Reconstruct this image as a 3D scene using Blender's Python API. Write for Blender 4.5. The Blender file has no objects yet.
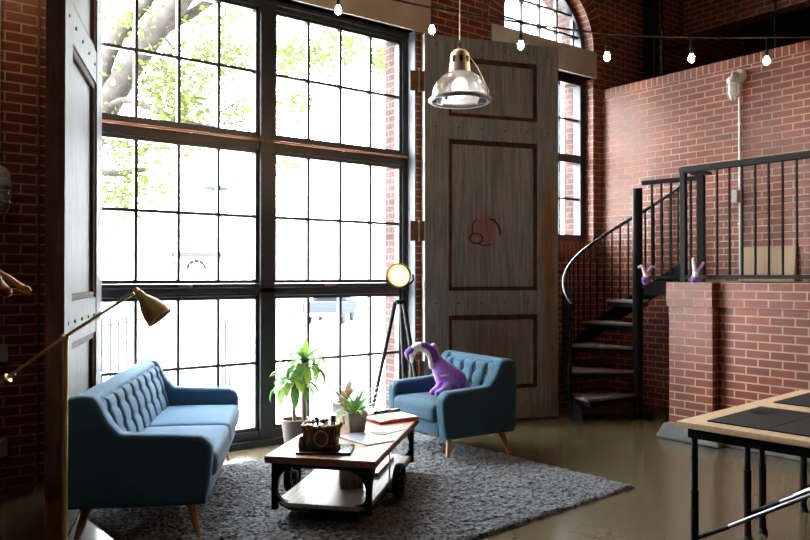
SKY = 12.5
EXPO = 1.8
BULB = 105
FILL_LAMPS = [(-.6, 2.6, 4.3, 5)]  # added fill lights: place and power
import bpy, bmesh, math, random
from mathutils import Vector, Matrix
random.seed(7)
SC = bpy.context.scene
COL = SC.collection
PI = math.pi
R = math.radians
sin, cos = math.sin, math.cos

# ------------------------------------------------------------------ camera
AZ = R(52.7)
FW = Vector((cos(AZ), sin(AZ), 0)); RT = Vector((sin(AZ), -cos(AZ), 0))
EYE = 1.5; FPX = 747.0
cd = bpy.data.cameras.new('camera'); cam = bpy.data.objects.new('camera', cd); COL.objects.link(cam)
cam.location = (0, 0, EYE)
pitch = math.atan(6/FPX)
cam.rotation_euler = (R(90)+pitch, 0, AZ-R(90))
cd.sensor_width = 36; cd.lens = 36*FPX/810; cd.clip_start = .05; cd.clip_end = 400
SC.camera = cam

def at(px, py, Z):
    "the place in the room at distance Z in front of the camera"
    p = FW*Z + RT*((px-405)/FPX*Z)
    return Vector((p.x, p.y, EYE-(py-276)/FPX*Z))

# ------------------------------------------------------------------ mesh builder
class MB:
    def __init__(s): s.v = []; s.f = []; s.u = {}
    def add(s, vs, fs, uvs=None):
        b = len(s.v); s.v += [tuple(p) for p in vs]
        for i, f in enumerate(fs):
            if uvs: s.u[len(s.f)] = uvs[i]
            s.f.append(tuple(b+k for k in f))
        return s
    def box(s, x0, x1, y0, y1, z0, z1, M=None):
        vs = [Vector((x, y, z)) for z in (z0, z1) for y in (y0, y1) for x in (x0, x1)]
        if M: vs = [M @ p for p in vs]
        return s.add(vs, [(0,2,3,1),(4,5,7,6),(0,1,5,4),(2,6,7,3),(0,4,6,2),(1,3,7,5)])
    def cbox(s, c, d, M=None):
        return s.box(c[0]-d[0]/2, c[0]+d[0]/2, c[1]-d[1]/2, c[1]+d[1]/2, c[2]-d[2]/2, c[2]+d[2]/2, M)
    def tube(s, pts, r, n=10, cap=True, flat=1.0):
        pts = [Vector(p) for p in pts]; m = len(pts)
        rs = r if isinstance(r, (list, tuple)) else [r]*m
        vs = []; up = None
        for i, p in enumerate(pts):
            t = (pts[min(i+1, m-1)]-pts[max(i-1, 0)]).normalized()
            if up is None:
                up = Vector((0,0,1)) if abs(t.z) < .9 else Vector((1,0,0))
            a = t.cross(up)
            if a.length < 1e-6: a = t.orthogonal()
            a.normalize(); b = a.cross(t).normalized(); up = b
            for k in range(n):
                w = 2*PI*k/n
                vs.append(p+a*(rs[i]*cos(w))+b*(rs[i]*sin(w)*flat))
        fs = []
        for i in range(m-1):
            for k in range(n):
                k2 = (k+1) % n
                fs.append((i*n+k, i*n+k2, (i+1)*n+k2, (i+1)*n+k))
        if cap:
            fs.append(tuple(range(n-1, -1, -1))); fs.append(tuple((m-1)*n+k for k in range(n)))
        return s.add(vs, fs)
    def lathe(s, prof, n=24, M=None, cap=False):
        vs = []
        for (r, z) in prof:
            for k in range(n):
                w = 2*PI*k/n; p = Vector((r*cos(w), r*sin(w), z)); vs.append(M @ p if M else p)
        m = len(prof); fs = []
        for i in range(m-1):
            for k in range(n):
                k2 = (k+1) % n
                fs.append((i*n+k, i*n+k2, (i+1)*n+k2, (i+1)*n+k))
        if cap:
            fs.append(tuple(range(n-1, -1, -1))); fs.append(tuple((m-1)*n+k for k in range(n)))
        return s.add(vs, fs)
    def prism(s, outline, y0, y1, M=None):
        "outline in x,z pushed along y"
        n = len(outline)
        vs = [Vector((x, y0, z)) for x, z in outline]+[Vector((x, y1, z)) for x, z in outline]
        if M: vs = [M @ p for p in vs]
        fs = [tuple(range(n)), tuple(range(2*n-1, n-1, -1))]
        fs += [(i, i+n, (i+1) % n+n, (i+1) % n) for i in range(n)]
        return s.add(vs, fs)
    def plate(s, outline, z0, z1, M=None):
        "outline in x,y raised along z"
        n = len(outline)
        vs = [Vector((x, y, z0)) for x, y in outline]+[Vector((x, y, z1)) for x, y in outline]
        if M: vs = [M @ p for p in vs]
        fs = [tuple(range(n-1, -1, -1)), tuple(range(n, 2*n))]
        fs += [(i, (i+1) % n, (i+1) % n+n, i+n) for i in range(n)]
        return s.add(vs, fs)
    def ball(s, c, r, n=14, m=8, sc=(1,1,1)):
        c = Vector(c); vs = []
        for i in range(m+1):
            a = PI*i/m
            for k in range(n):
                w = 2*PI*k/n
                vs.append(c+Vector((r*sc[0]*sin(a)*cos(w), r*sc[1]*sin(a)*sin(w), -r*sc[2]*cos(a))))
        fs = [(i*n+k, i*n+(k+1) % n, (i+1)*n+(k+1) % n, (i+1)*n+k) for i in range(m) for k in range(n)]
        return s.add(vs, fs)
    def rbox(s, c, d, r, crown=0, n=12):
        "box with soft round edges, crowned on top"
        h = Vector(d)/2; inn = Vector((h.x-r, h.y-r, h.z-r)); c = Vector(c)
        def mp(p):
            q = Vector((max(-inn.x, min(inn.x, p.x)), max(-inn.y, min(inn.y, p.y)), max(-inn.z, min(inn.z, p.z))))
            w = p-q
            if w.length > 1e-9: q = q+w.normalized()*r
            if crown and p.z > 0:
                q.z += crown*max(0, 1-(p.x/h.x)**2)*max(0, 1-(p.y/h.y)**2)
            return c+q
        def ts(hh):
            e = [-hh+r*(1-cos(PI/2*i/4)) for i in range(4)]
            mid = [-(hh-r)+2*(hh-r)*i/n for i in range(n+1)]
            return e+mid+[-x for x in reversed(e)]
        ax = [ts(h.x), ts(h.y), ts(h.z)]
        for k in range(3):
            i, j = (k+1) % 3, (k+2) % 3
            for sg in (-1, 1):
                vs = []; A, B = ax[i], ax[j]
                for a in A:
                    for b in B:
                        p = [0, 0, 0]; p[k] = sg*h[k]; p[i] = a; p[j] = b
                        vs.append(mp(Vector(p)))
                nb = len(B)
                s.add(vs, [(x*nb+y, (x+1)*nb+y, (x+1)*nb+y+1, x*nb+y+1) for x in range(len(A)-1) for y in range(nb-1)])
        return s
    def build(s, name, m, parent=None, smooth=False, bevel=0, uv=None, weld=True, recalc=True, angle=40):
        me = bpy.data.meshes.new(name)
        me.from_pydata(s.v, [], s.f)
        if s.u:
            l = me.uv_layers.new(name='UVMap')
            for fi, us in s.u.items():
                for li, q in zip(me.polygons[fi].loop_indices, us): l.data[li].uv = q
        bm = bmesh.new(); bm.from_mesh(me)
        if weld: bmesh.ops.remove_doubles(bm, verts=bm.verts, dist=2e-5)
        if recalc: bmesh.ops.recalc_face_normals(bm, faces=bm.faces)
        if uv:
            L = bm.loops.layers.uv.verify()
            for f in bm.faces:
                n = f.normal
                for lp in f.loops:
                    x, y, z = lp.vert.co
                    if abs(n.z) > .7: q = (x, y)
                    elif abs(n.x) > abs(n.y): q = (y, z)
                    else: q = (x, z)
                    if isinstance(uv, float): q = (q[1]-uv, q[0]) if abs(n.z) < .7 else q      # bricks stood on end from height uv
                    lp[L].uv = q
        bm.to_mesh(me); bm.free()
        if smooth:
            me.polygons.foreach_set('use_smooth', [True]*len(me.polygons))
            if angle < 180: me.set_sharp_from_angle(angle=R(angle))
        me.materials.append(m)
        o = bpy.data.objects.new(name, me); COL.objects.link(o)
        if parent: o.parent = parent
        if bevel:
            b = o.modifiers.new('bevel', 'BEVEL'); b.width = bevel; b.segments = 2; b.limit_method = 'ANGLE'; b.angle_limit = R(40)
        return o

def tag(o, label, cat, group=None, kind=None):
    o['label'] = label; o['category'] = cat
    if group: o['group'] = group
    if kind: o['kind'] = kind
    return o
def thing(name, label, cat, loc=(0,0,0), rz=0, group=None, kind=None):
    o = bpy.data.objects.new(name, None); COL.objects.link(o); o.empty_display_size = .1
    o.location = loc; o.rotation_euler = (0, 0, rz)
    return tag(o, label, cat, group, kind)
def struct(o, label, cat): return tag(o, label, cat, None, 'structure')
def dup(root, loc, rz, label, group=None):
    r = root.copy(); COL.objects.link(r); r.location = loc; r.rotation_euler = (0, 0, rz); r['label'] = label
    if group: r['group'] = group
    for ch in list(root.children):
        c = ch.copy(); COL.objects.link(c); c.parent = r
        for g in list(ch.children):
            d = g.copy(); COL.objects.link(d); d.parent = c
    return r
def rotz(a): return Matrix.Rotation(a, 4, 'Z')
def T(x, y, z): return Matrix.Translation((x, y, z))
def axis_m(p, d):
    "matrix whose z axis runs along d from p"
    return Matrix.Translation(p) @ Vector(d).to_track_quat('Z', 'Y').to_matrix().to_4x4()
def smoothpath(pts, k=8):
    pts = [Vector(p) for p in pts]; out = []
    for i in range(len(pts)-1):
        p0 = pts[max(i-1, 0)]; p1 = pts[i]; p2 = pts[i+1]; p3 = pts[min(i+2, len(pts)-1)]
        for j in range(k):
            t = j/k
            out.append(.5*((2*p1)+(p2-p0)*t+(2*p0-5*p1+4*p2-p3)*t*t+(3*p1-p0-3*p2+p3)*t**3))
    return out+[pts[-1]]

# ------------------------------------------------------------------ materials
def newmat(name):
    m = bpy.data.materials.new(name); m.use_nodes = True
    nt = m.node_tree; b = nt.nodes['Principled BSDF']
    return m, nt, b
def c4(c): return (c[0], c[1], c[2], 1)
def mat(name, c, rough=.6, metal=0, c2=None, scale=20, stretch=(1,1,1), contrast=(.35,.65), bump=0, spec=None, sheen=0, detail=4, coat=0, rough2=None, bscale=None):
    m, nt, b = newmat(name)
    b.inputs['Base Color'].default_value = c4(c); b.inputs['Roughness'].default_value = rough; b.inputs['Metallic'].default_value = metal
    if spec is not None: b.inputs['Specular IOR Level'].default_value = spec
    if sheen: b.inputs['Sheen Weight'].default_value = sheen; b.inputs['Sheen Roughness'].default_value = .4
    if coat: b.inputs['Coat Weight'].default_value = coat; b.inputs['Coat Roughness'].default_value = .15
    if c2 or bump:
        tc = nt.nodes.new('ShaderNodeTexCoord'); mp = nt.nodes.new('ShaderNodeMapping'); mp.inputs['Scale'].default_value = stretch
        nz = nt.nodes.new('ShaderNodeTexNoise'); nz.inputs['Scale'].default_value = scale; nz.inputs['Detail'].default_value = detail
        nt.links.new(tc.outputs['Object'], mp.inputs['Vector']); nt.links.new(mp.outputs['Vector'], nz.inputs['Vector'])
        if c2:
            cr = nt.nodes.new('ShaderNodeValToRGB'); cr.color_ramp.elements[0].position = contrast[0]; cr.color_ramp.elements[1].position = contrast[1]
            cr.color_ramp.elements[0].color = c4(c); cr.color_ramp.elements[1].color = c4(c2)
            nt.links.new(nz.outputs['Fac'], cr.inputs['Fac']); nt.links.new(cr.outputs['Color'], b.inputs['Base Color'])
        if rough2 is not None:
            mr = nt.nodes.new('ShaderNodeMapRange'); mr.inputs[1].default_value = .3; mr.inputs[2].default_value = .7
            mr.inputs[3].default_value = rough; mr.inputs[4].default_value = rough2
            nt.links.new(nz.outputs['Fac'], mr.inputs[0]); nt.links.new(mr.outputs[0], b.inputs['Roughness'])
        if bump:
            bp = nt.nodes.new('ShaderNodeBump'); bp.inputs['Strength'].default_value = bump; bp.inputs['Distance'].default_value = .01
            src = nz
            if bscale:
                src = nt.nodes.new('ShaderNodeTexNoise'); src.inputs['Scale'].default_value = bscale; src.inputs['Detail'].default_value = 3
                nt.links.new(mp.outputs['Vector'], src.inputs['Vector'])
            nt.links.new(src.outputs['Fac'], bp.inputs['Height']); nt.links.new(bp.outputs['Normal'], b.inputs['Normal'])
    return m
def emis(name, c, st, base=(.9,.9,.9)):
    m, nt, b = newmat(name)
    b.inputs['Base Color'].default_value = c4(base); b.inputs['Emission Color'].default_value = c4(c); b.inputs['Emission Strength'].default_value = st
    return m
def brick_mat(name, ca, cb, mortar, rough=.5, w=.21, h=.072, ms=.013, spec=.45, off=.5):
    m, nt, b = newmat(name)
    uv = nt.nodes.new('ShaderNodeUVMap')
    bt = nt.nodes.new('ShaderNodeTexBrick'); bt.offset = off; bt.squash = 1
    bt.inputs['Color1'].default_value = c4(ca); bt.inputs['Color2'].default_value = c4(cb); bt.inputs['Mortar'].default_value = c4(mortar)
    bt.inputs['Scale'].default_value = 1; bt.inputs['Mortar Size'].default_value = ms/2; bt.inputs['Mortar Smooth'].default_value = .1
    bt.inputs['Bias'].default_value = 0; bt.inputs['Brick Width'].default_value = w; bt.inputs['Row Height'].default_value = h
    nt.links.new(uv.outputs['UV'], bt.inputs['Vector'])
    nz = nt.nodes.new('ShaderNodeTexNoise'); nz.inputs['Scale'].default_value = 2.2; nz.inputs['Detail'].default_value = 6
    tc = nt.nodes.new('ShaderNodeTexCoord'); nt.links.new(tc.outputs['Object'], nz.inputs['Vector'])
    mr = nt.nodes.new('ShaderNodeMapRange'); mr.inputs[1].default_value = .3; mr.inputs[2].default_value = .7; mr.inputs[3].default_value = .75; mr.inputs[4].default_value = 1.25
    nt.links.new(nz.outputs['Fac'], mr.inputs[0])
    mx = nt.nodes.new('ShaderNodeMix'); mx.data_type = 'RGBA'; mx.blend_type = 'MULTIPLY'; mx.inputs[0].default_value = 1
    nt.links.new(bt.outputs['Color'], mx.inputs[6]); nt.links.new(mr.outputs[0], mx.inputs[7])
    nt.links.new(mx.outputs[2], b.inputs['Base Color'])
    r2 = nt.nodes.new('ShaderNodeMapRange'); r2.inputs[3].default_value = rough; r2.inputs[4].default_value = .9
    nt.links.new(bt.outputs['Fac'], r2.inputs[0]); nt.links.new(r2.outputs[0], b.inputs['Roughness'])
    b.inputs['Specular IOR Level'].default_value = spec
    bp = nt.nodes.new('ShaderNodeBump'); bp.inputs['Strength'].default_value = .5; bp.inputs['Distance'].default_value = .006; bp.invert = True
    nt.links.new(bt.outputs['Fac'], bp.inputs['Height'])
    n2 = nt.nodes.new('ShaderNodeTexNoise'); n2.inputs['Scale'].default_value = 60; nt.links.new(tc.outputs['Object'], n2.inputs['Vector'])
    b2 = nt.nodes.new('ShaderNodeBump'); b2.inputs['Strength'].default_value = .25; b2.inputs['Distance'].default_value = .004
    nt.links.new(n2.outputs['Fac'], b2.inputs['Height']); nt.links.new(bp.outputs['Normal'], b2.inputs['Normal'])
    nt.links.new(b2.outputs['Normal'], b.inputs['Normal'])
    return m
def glass_mat(name, tint=(1,1,1)):
    m = bpy.data.materials.new(name); m.use_nodes = True; nt = m.node_tree; nt.nodes.clear()
    o = nt.nodes.new('ShaderNodeOutputMaterial'); t = nt.nodes.new('ShaderNodeBsdfTransparent'); t.inputs[0].default_value = c4(tint)
    g = nt.nodes.new('ShaderNodeBsdfGlossy'); g.inputs['Roughness'].default_value = .02
    fr = nt.nodes.new('ShaderNodeFresnel'); gm = nt.nodes.new('ShaderNodeNewGeometry'); m1 = nt.nodes.new('ShaderNodeMath'); m1.operation = 'MULTIPLY_ADD'; m1.inputs[1].default_value = -2; m1.inputs[2].default_value = 1; m2 = nt.nodes.new('ShaderNodeMath'); m2.operation = 'POWER'; m2.inputs[0].default_value = 1.45; nt.links.new(gm.outputs['Backfacing'], m1.inputs[0]); nt.links.new(m1.outputs[0], m2.inputs[1]); nt.links.new(m2.outputs[0], fr.inputs[0]); mx = nt.nodes.new('ShaderNodeMixShader')
    nt.links.new(fr.outputs[0], mx.inputs[0]); nt.links.new(t.outputs[0], mx.inputs[1]); nt.links.new(g.outputs[0], mx.inputs[2]); nt.links.new(mx.outputs[0], o.inputs[0])
    return m
def door_mat(name, ca, cb, cc, stains=None):
    "weathered paint: stretched streaks, rust blotches"
    m, nt, b = newmat(name)
    tc = nt.nodes.new('ShaderNodeTexCoord'); mp = nt.nodes.new('ShaderNodeMapping'); mp.inputs['Scale'].default_value = (14, 14, .9)
    n1 = nt.nodes.new('ShaderNodeTexNoise'); n1.inputs['Scale'].default_value = 2.5; n1.inputs['Detail'].default_value = 8; n1.inputs['Roughness'].default_value = .65
    nt.links.new(tc.outputs['Object'], mp.inputs[0]); nt.links.new(mp.outputs[0], n1.inputs['Vector'])
    cr = nt.nodes.new('ShaderNodeValToRGB'); e = cr.color_ramp.elements
    e[0].position = .32; e[0].color = c4(ca); e[1].position = .68; e[1].color = c4(cb)
    nt.links.new(n1.outputs['Fac'], cr.inputs[0])
    n2 = nt.nodes.new('ShaderNodeTexNoise'); n2.inputs['Scale'].default_value = 1.6; n2.inputs['Detail'].default_value = 9; n2.inputs['Roughness'].default_value = .7
    mp2 = nt.nodes.new('ShaderNodeMapping'); mp2.inputs['Scale'].default_value = (3, 3, .7)
    nt.links.new(tc.outputs['Object'], mp2.inputs[0]); nt.links.new(mp2.outputs[0], n2.inputs['Vector'])
    c2 = nt.nodes.new('ShaderNodeValToRGB'); c2.color_ramp.elements[0].position = .56; c2.color_ramp.elements[1].position = .70
    nt.links.new(n2.outputs['Fac'], c2.inputs[0])
    mx = nt.nodes.new('ShaderNodeMix'); mx.data_type = 'RGBA'; mx.inputs[7].default_value = c4(cc)
    ml = nt.nodes.new('ShaderNodeMath'); ml.operation = 'MULTIPLY'; ml.inputs[1].default_value = .6
    nt.links.new(c2.outputs[0], ml.inputs[0]); nt.links.new(ml.outputs[0], mx.inputs[0]); nt.links.new(cr.outputs[0], mx.inputs[6])
    last = mx.outputs[2]
    for (cen, rad, col, amt) in (stains or []):
        gm = nt.nodes.new('ShaderNodeVectorMath'); gm.operation = 'SUBTRACT'; gm.inputs[1].default_value = cen
        nt.links.new(tc.outputs['Object'], gm.inputs[0])
        sc_ = nt.nodes.new('ShaderNodeVectorMath'); sc_.operation = 'DIVIDE'; sc_.inputs[1].default_value = rad
        nt.links.new(gm.outputs[0], sc_.inputs[0])
        ln = nt.nodes.new('ShaderNodeVectorMath'); ln.operation = 'LENGTH'; nt.links.new(sc_.outputs[0], ln.inputs[0])
        ad = nt.nodes.new('ShaderNodeMath'); ad.operation = 'MULTIPLY_ADD'; ad.inputs[1].default_value = 1.6
        nt.links.new(n2.outputs['Fac'], ad.inputs[0]); nt.links.new(ln.outputs['Value'], ad.inputs[2])
        mr = nt.nodes.new('ShaderNodeMapRange'); mr.inputs[1].default_value = 1.2; mr.inputs[2].default_value = 1.9; mr.inputs[3].default_value = amt; mr.inputs[4].default_value = 0
        nt.links.new(ad.outputs[0], mr.inputs[0])
        m2 = nt.nodes.new('ShaderNodeMix'); m2.data_type = 'RGBA'; m2.inputs[7].default_value = c4(col)
        nt.links.new(mr.outputs[0], m2.inputs[0]); nt.links.new(last, m2.inputs[6]); last = m2.outputs[2]
    nt.links.new(last, b.inputs['Base Color']); b.inputs['Roughness'].default_value = .7; b.inputs['Specular IOR Level'].default_value = .2
    bp = nt.nodes.new('ShaderNodeBump'); bp.inputs['Strength'].default_value = .25; bp.inputs['Distance'].default_value = .01
    nt.links.new(n1.outputs['Fac'], bp.inputs['Height']); nt.links.new(bp.outputs[0], b.inputs['Normal'])
    return m
def leaf_mat(name, c, c2, trans=.5, scale=6, spec=.5):
    m, nt, b = newmat(name); b.inputs['Specular IOR Level'].default_value = spec
    b.inputs['Roughness'].default_value = .45
    tc = nt.nodes.new('ShaderNodeTexCoord'); nz = nt.nodes.new('ShaderNodeTexNoise'); nz.inputs['Scale'].default_value = scale
    nt.links.new(tc.outputs['Object'], nz.inputs['Vector'])
    cr = nt.nodes.new('ShaderNodeValToRGB'); cr.color_ramp.elements[0].position = .35; cr.color_ramp.elements[1].position = .65
    cr.color_ramp.elements[0].color = c4(c); cr.color_ramp.elements[1].color = c4(c2)
    nt.links.new(nz.outputs['Fac'], cr.inputs[0]); nt.links.new(cr.outputs[0], b.inputs['Base Color'])
    t = nt.nodes.new('ShaderNodeBsdfTranslucent'); nt.links.new(cr.outputs[0], t.inputs[0])
    mx = nt.nodes.new('ShaderNodeMixShader'); mx.inputs[0].default_value = trans
    out = nt.nodes['Material Output']
    nt.links.new(b.outputs[0], mx.inputs[1]); nt.links.new(t.outputs[0], mx.inputs[2]); nt.links.new(mx.outputs[0], out.inputs[0])
    return m

BR1, BR2, MORT = (.225,.052,.031), (.160,.034,.021), (.45,.33,.22)
M = {}
M['brick'] = brick_mat('red_brick', BR1, BR2, MORT, rough=.42)
M['soldier'] = brick_mat('red_brick_on_end', BR1, BR2, MORT, rough=.42, off=0)
M['concrete'] = mat('concrete', (.62,.56,.48), .8, c2=(.46,.41,.34), scale=3, bump=.15, detail=8, bscale=40)
M['greyconc'] = mat('grey_concrete', (.15,.155,.155), .75, c2=(.085,.09,.09), scale=5, bump=.2, detail=8)
M['floor'] = mat('polished_concrete', (.082,.066,.033), .17, c2=(.115,.093,.051), scale=1.3, detail=9, contrast=(.2,.8), rough2=.26, spec=.5)
M['ceil'] = mat('dark_ceiling', (.05,.045,.04), .9)
M['dark'] = mat('near_black', (.012,.012,.012), .8)  # on the loft wall this black stands in for shade
M['frame'] = mat('dark_window_steel', (.022,.026,.033), .38, spec=.5)
M['jamb'] = mat('blue_grey_steel', (.17,.19,.22), .5, c2=(.11,.12,.14), scale=3)
M['glass'] = glass_mat('window_glass', (.97,.98,.98))
M['copper'] = mat('copper', (.75,.38,.24), .3, 1)
M['iron'] = mat('black_iron', (.0055,.0055,.007), .5, spec=.14)
M['ironrail'] = mat('handrail_iron', (.02,.021,.024), .25, spec=.6)
M['tread'] = mat('tread_boards', (.20,.165,.145), .5, c2=(.14,.115,.10), scale=8)
M['rust'] = mat('rusty_edge', (.10,.045,.028), .8, c2=(.16,.085,.055), scale=9)
M['fabric'] = mat('blue_wool', (.050,.132,.225), .9, c2=(.066,.162,.270), scale=260, bump=.35, sheen=.15, spec=.2, detail=2)
M['fabric_shaded'] = mat('blue_wool_shaded', (.020,.060,.092), .9, c2=(.028,.076,.115), scale=260, bump=.35, sheen=.12, spec=.2, detail=2)  # sofa cloth darkened to put the armchair's shade into the colour
M['button_shaded'] = mat('button_cloth_shaded', (.016,.048,.075), .9)  # button cloth darkened likewise for the shaded armchair
M['button'] = mat('blue_button_cloth', (.030,.085,.145), .9)
M['woodleg'] = mat('honey_wood', (.46,.22,.075), .42, c2=(.36,.16,.05), scale=6, stretch=(8,8,1))
M['palewood'] = mat('pale_wood', (.80,.60,.38), .42, c2=(.70,.50,.30), scale=4, stretch=(1.5,14,14), spec=.4)
M['tablewood'] = mat('old_table_planks', (.42,.27,.17), .38, c2=(.25,.145,.085), scale=3, stretch=(1,18,6), detail=8, bump=.1)
M['shelfwood'] = mat('grey_shelf_planks', (.38,.32,.28), .32, c2=(.24,.19,.165), scale=3, stretch=(1,18,6), detail=8, bump=.1)
M['edgewood'] = mat('table_edge', (.30,.14,.07), .5, c2=(.20,.09,.045), scale=5, stretch=(1,10,10))
M['brass'] = mat('aged_brass', (.78,.58,.30), .5, .4, c2=(.62,.45,.22), scale=5)
M['darkchrome'] = mat('dark_chrome', (.22,.22,.23), .3, 1)
M['lampgrey'] = mat('light_grey_lamp_paint', (.60,.60,.60), .5, c2=(.52,.52,.52), scale=8)
M['alum'] = mat('spun_aluminium', (.86,.85,.83), .36, .85, c2=(.72,.71,.69), scale=9)
M['castalu'] = mat('cast_aluminium', (.88,.85,.81), .5, .1)
M['steel'] = mat('bright_steel', (.62,.62,.64), .25, 1)
M['greypaint'] = mat('grey_metal_paint', (.42,.43,.44), .5, c2=(.34,.35,.36), scale=8)
M['conduit'] = mat('galvanised_conduit', (.62,.60,.58), .4, .3)
M['whitelens'] = mat('frosted_glass', (.75,.77,.78), .25)
M['cord'] = mat('black_cord', (.010,.010,.010), .7, spec=.15)
M['rubber'] = mat('black_rubber', (.018,.018,.018), .7)
M['bulb'] = emis('lit_bulb', (1,.66,.36), BULB)
M['spot'] = emis('lit_lens', (1,.80,.42), .5)
M['purple'] = mat('purple_plush', (.20,.075,.42), .95, c2=(.34,.17,.58), scale=9, sheen=.6, bump=.3, bscale=90)
M['darkpurple'] = mat('dark_purple_plush', (.10,.028,.24), .95, sheen=.5, bump=.3, c2=(.14,.04,.32), scale=50)
M['whiteplush'] = mat('white_plush', (.80,.76,.78), .95, sheen=.5)
M['pinkplush'] = mat('pale_lilac_plush', (.48,.26,.55), .95, sheen=.5)
M['whiteprint'] = mat('white_print', (.9,.9,.9), .7)
M['stone'] = mat('stone_planter', (.46,.40,.33), .85, c2=(.24,.20,.165), scale=14, bump=.35, detail=7)
M['palestone'] = mat('pale_stone_planter', (.60,.58,.52), .85, c2=(.36,.34,.30), scale=12, bump=.4, detail=7)
M['taupe'] = mat('taupe_pot', (.19,.145,.125), .6)
M['soil'] = mat('soil', (.03,.02,.013), .95, bump=.6, scale=60, c2=(.05,.035,.022))
M['cane'] = mat('plant_cane', (.36,.25,.17), .8, c2=(.25,.17,.11), scale=12, stretch=(1,1,6))
M['leaf'] = leaf_mat('green_leaf', (.06,.17,.035), (.15,.32,.06), .4)
M['leafyel'] = leaf_mat('yellow_green_leaf', (.20,.38,.05), (.38,.55,.10), .5)
M['leafred'] = leaf_mat('reddish_leaf', (.28,.16,.10), (.36,.24,.13), .4)
M['leaftree'] = leaf_mat('tree_leaf', (.050,.068,.018), (.078,.090,.034), .5, scale=2, spec=0)
M['bark'] = mat('bark', (.040,.038,.035), .9, c2=(.060,.056,.052), scale=8, spec=0)
M['card'] = mat('tan_board', (.47,.34,.22), .75, c2=(.41,.29,.18), scale=3, stretch=(1,12,1))
M['blackmat'] = mat('black_mat', (.016,.017,.021), .6, spec=.15, bump=.2, scale=150, c2=(.030,.031,.036))
M['paper'] = mat('white_paper', (.60,.59,.58), .7, spec=.2)
M['bluepaper'] = mat('magazine_cover', (.48,.51,.58), .45, c2=(.25,.30,.40), scale=9, detail=3)
M['redcover'] = mat('red_cover', (.55,.045,.022), .45)
M['pinkcover'] = mat('faded_pink_cover', (.62,.36,.30), .6)
M['darkcover'] = mat('dark_brown_cover', (.08,.045,.04), .6)
M['oldmetal'] = mat('rusty_bronze', (.085,.052,.030), .45, .7, c2=(.22,.13,.065), scale=22, detail=6, bump=.4)
M['oldtrim'] = mat('worn_bronze_trim', (.24,.15,.08), .45, .8, c2=(.13,.08,.045), scale=25)
M['chrome'] = mat('chrome', (.82,.83,.85), .12, 1)
M['tray'] = mat('black_tray', (.012,.012,.013), .18)
M['hangerwood'] = mat('hanger_wood', (.62,.26,.08), .6, spec=.2, c2=(.52,.19,.055), scale=5, stretch=(1,6,6))
M['boxgrey'] = mat('weathered_grey_crate', (.42,.385,.335), .8, c2=(.24,.215,.185), scale=6, stretch=(8,8,1))
M['housewhite'] = mat('white_siding', (.80,.80,.79), .8)
M['asphalt'] = mat('pale_pavement', (.55,.54,.52), .9, c2=(.48,.47,.46), scale=2)
M['truckblue'] = mat('blue_grey_car_paint', (.030,.034,.042), .8, spec=0)
M['truckglass'] = mat('dark_car_glass', (.012,.014,.017), .8, spec=0)
M['redlight'] = mat('red_tail_lamp', (.07,.015,.018), .8, spec=0)
M['doorrust'] = mat('door_rust_moulding', (.032,.017,.012), .85, spec=.15, c2=(.075,.036,.021), scale=7)
M['pbulb'] = emis('pendant_lamp_bulb', (1,.93,.84), .8)
M['postgreen'] = mat('green_grey_paint', (.024,.034,.028), .8, spec=0)

def holo(name):
    m = bpy.data.materials.new(name); m.use_nodes = True; nt = m.node_tree; nt.nodes.clear()
    o = nt.nodes.new('ShaderNodeOutputMaterial'); tr = nt.nodes.new('ShaderNodeBsdfTransparent'); tl = nt.nodes.new('ShaderNodeBsdfTranslucent'); gl = nt.nodes.new('ShaderNodeBsdfGlossy'); df = nt.nodes.new('ShaderNodeBsdfDiffuse')
    tl.inputs[0].default_value = (.62,.61,.59,1); gl.inputs['Roughness'].default_value = .14; df.inputs[0].default_value = (.62,.61,.60,1)
    m1 = nt.nodes.new('ShaderNodeMixShader'); m2 = nt.nodes.new('ShaderNodeMixShader'); m3 = nt.nodes.new('ShaderNodeMixShader')
    m1.inputs[0].default_value = .35; nt.links.new(tl.outputs[0], m1.inputs[1]); nt.links.new(df.outputs[0], m1.inputs[2])
    m2.inputs[0].default_value = .30; nt.links.new(m1.outputs[0], m2.inputs[1]); nt.links.new(tr.outputs[0], m2.inputs[2])
    fr = nt.nodes.new('ShaderNodeLayerWeight'); fr.inputs[0].default_value = .35
    nt.links.new(fr.outputs['Fresnel'], m3.inputs[0]); nt.links.new(m2.outputs[0], m3.inputs[1]); nt.links.new(gl.outputs[0], m3.inputs[2]); nt.links.new(m3.outputs[0], o.inputs[0])
    return m
M['holo'] = holo('prismatic_glass')
M['lensring'] = emis('lamp_reflector', (1,.58,.14), .28, (.9,.7,.3))
M['redconduit'] = mat('brick_painted_conduit', (.16,.085,.06), .6)
M['outgrey'] = mat('faded_outdoor_grey', (.032,.033,.036), .9, spec=0)
M['edgebrown'] = mat('weathered_brown_edge', (.20,.115,.085), .8, c2=(.12,.06,.042), scale=5, stretch=(4,4,.8), detail=8)
M['dimmedbrick'] = brick_mat('outdoor_brick_dimmed', (.084,.052,.048), (.070,.043,.041), (.11,.10,.094), rough=.9, spec=0)  # wall brick with its colour lowered to hold back the daylight glare
# ================================================================== THE ROOM
YI, YG, YO = 5.92, 6.09, 6.36      # window wall: inner face, glass, outer face
XR = 7.58                          # brick parapet wall
ZC = 6.6
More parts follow.
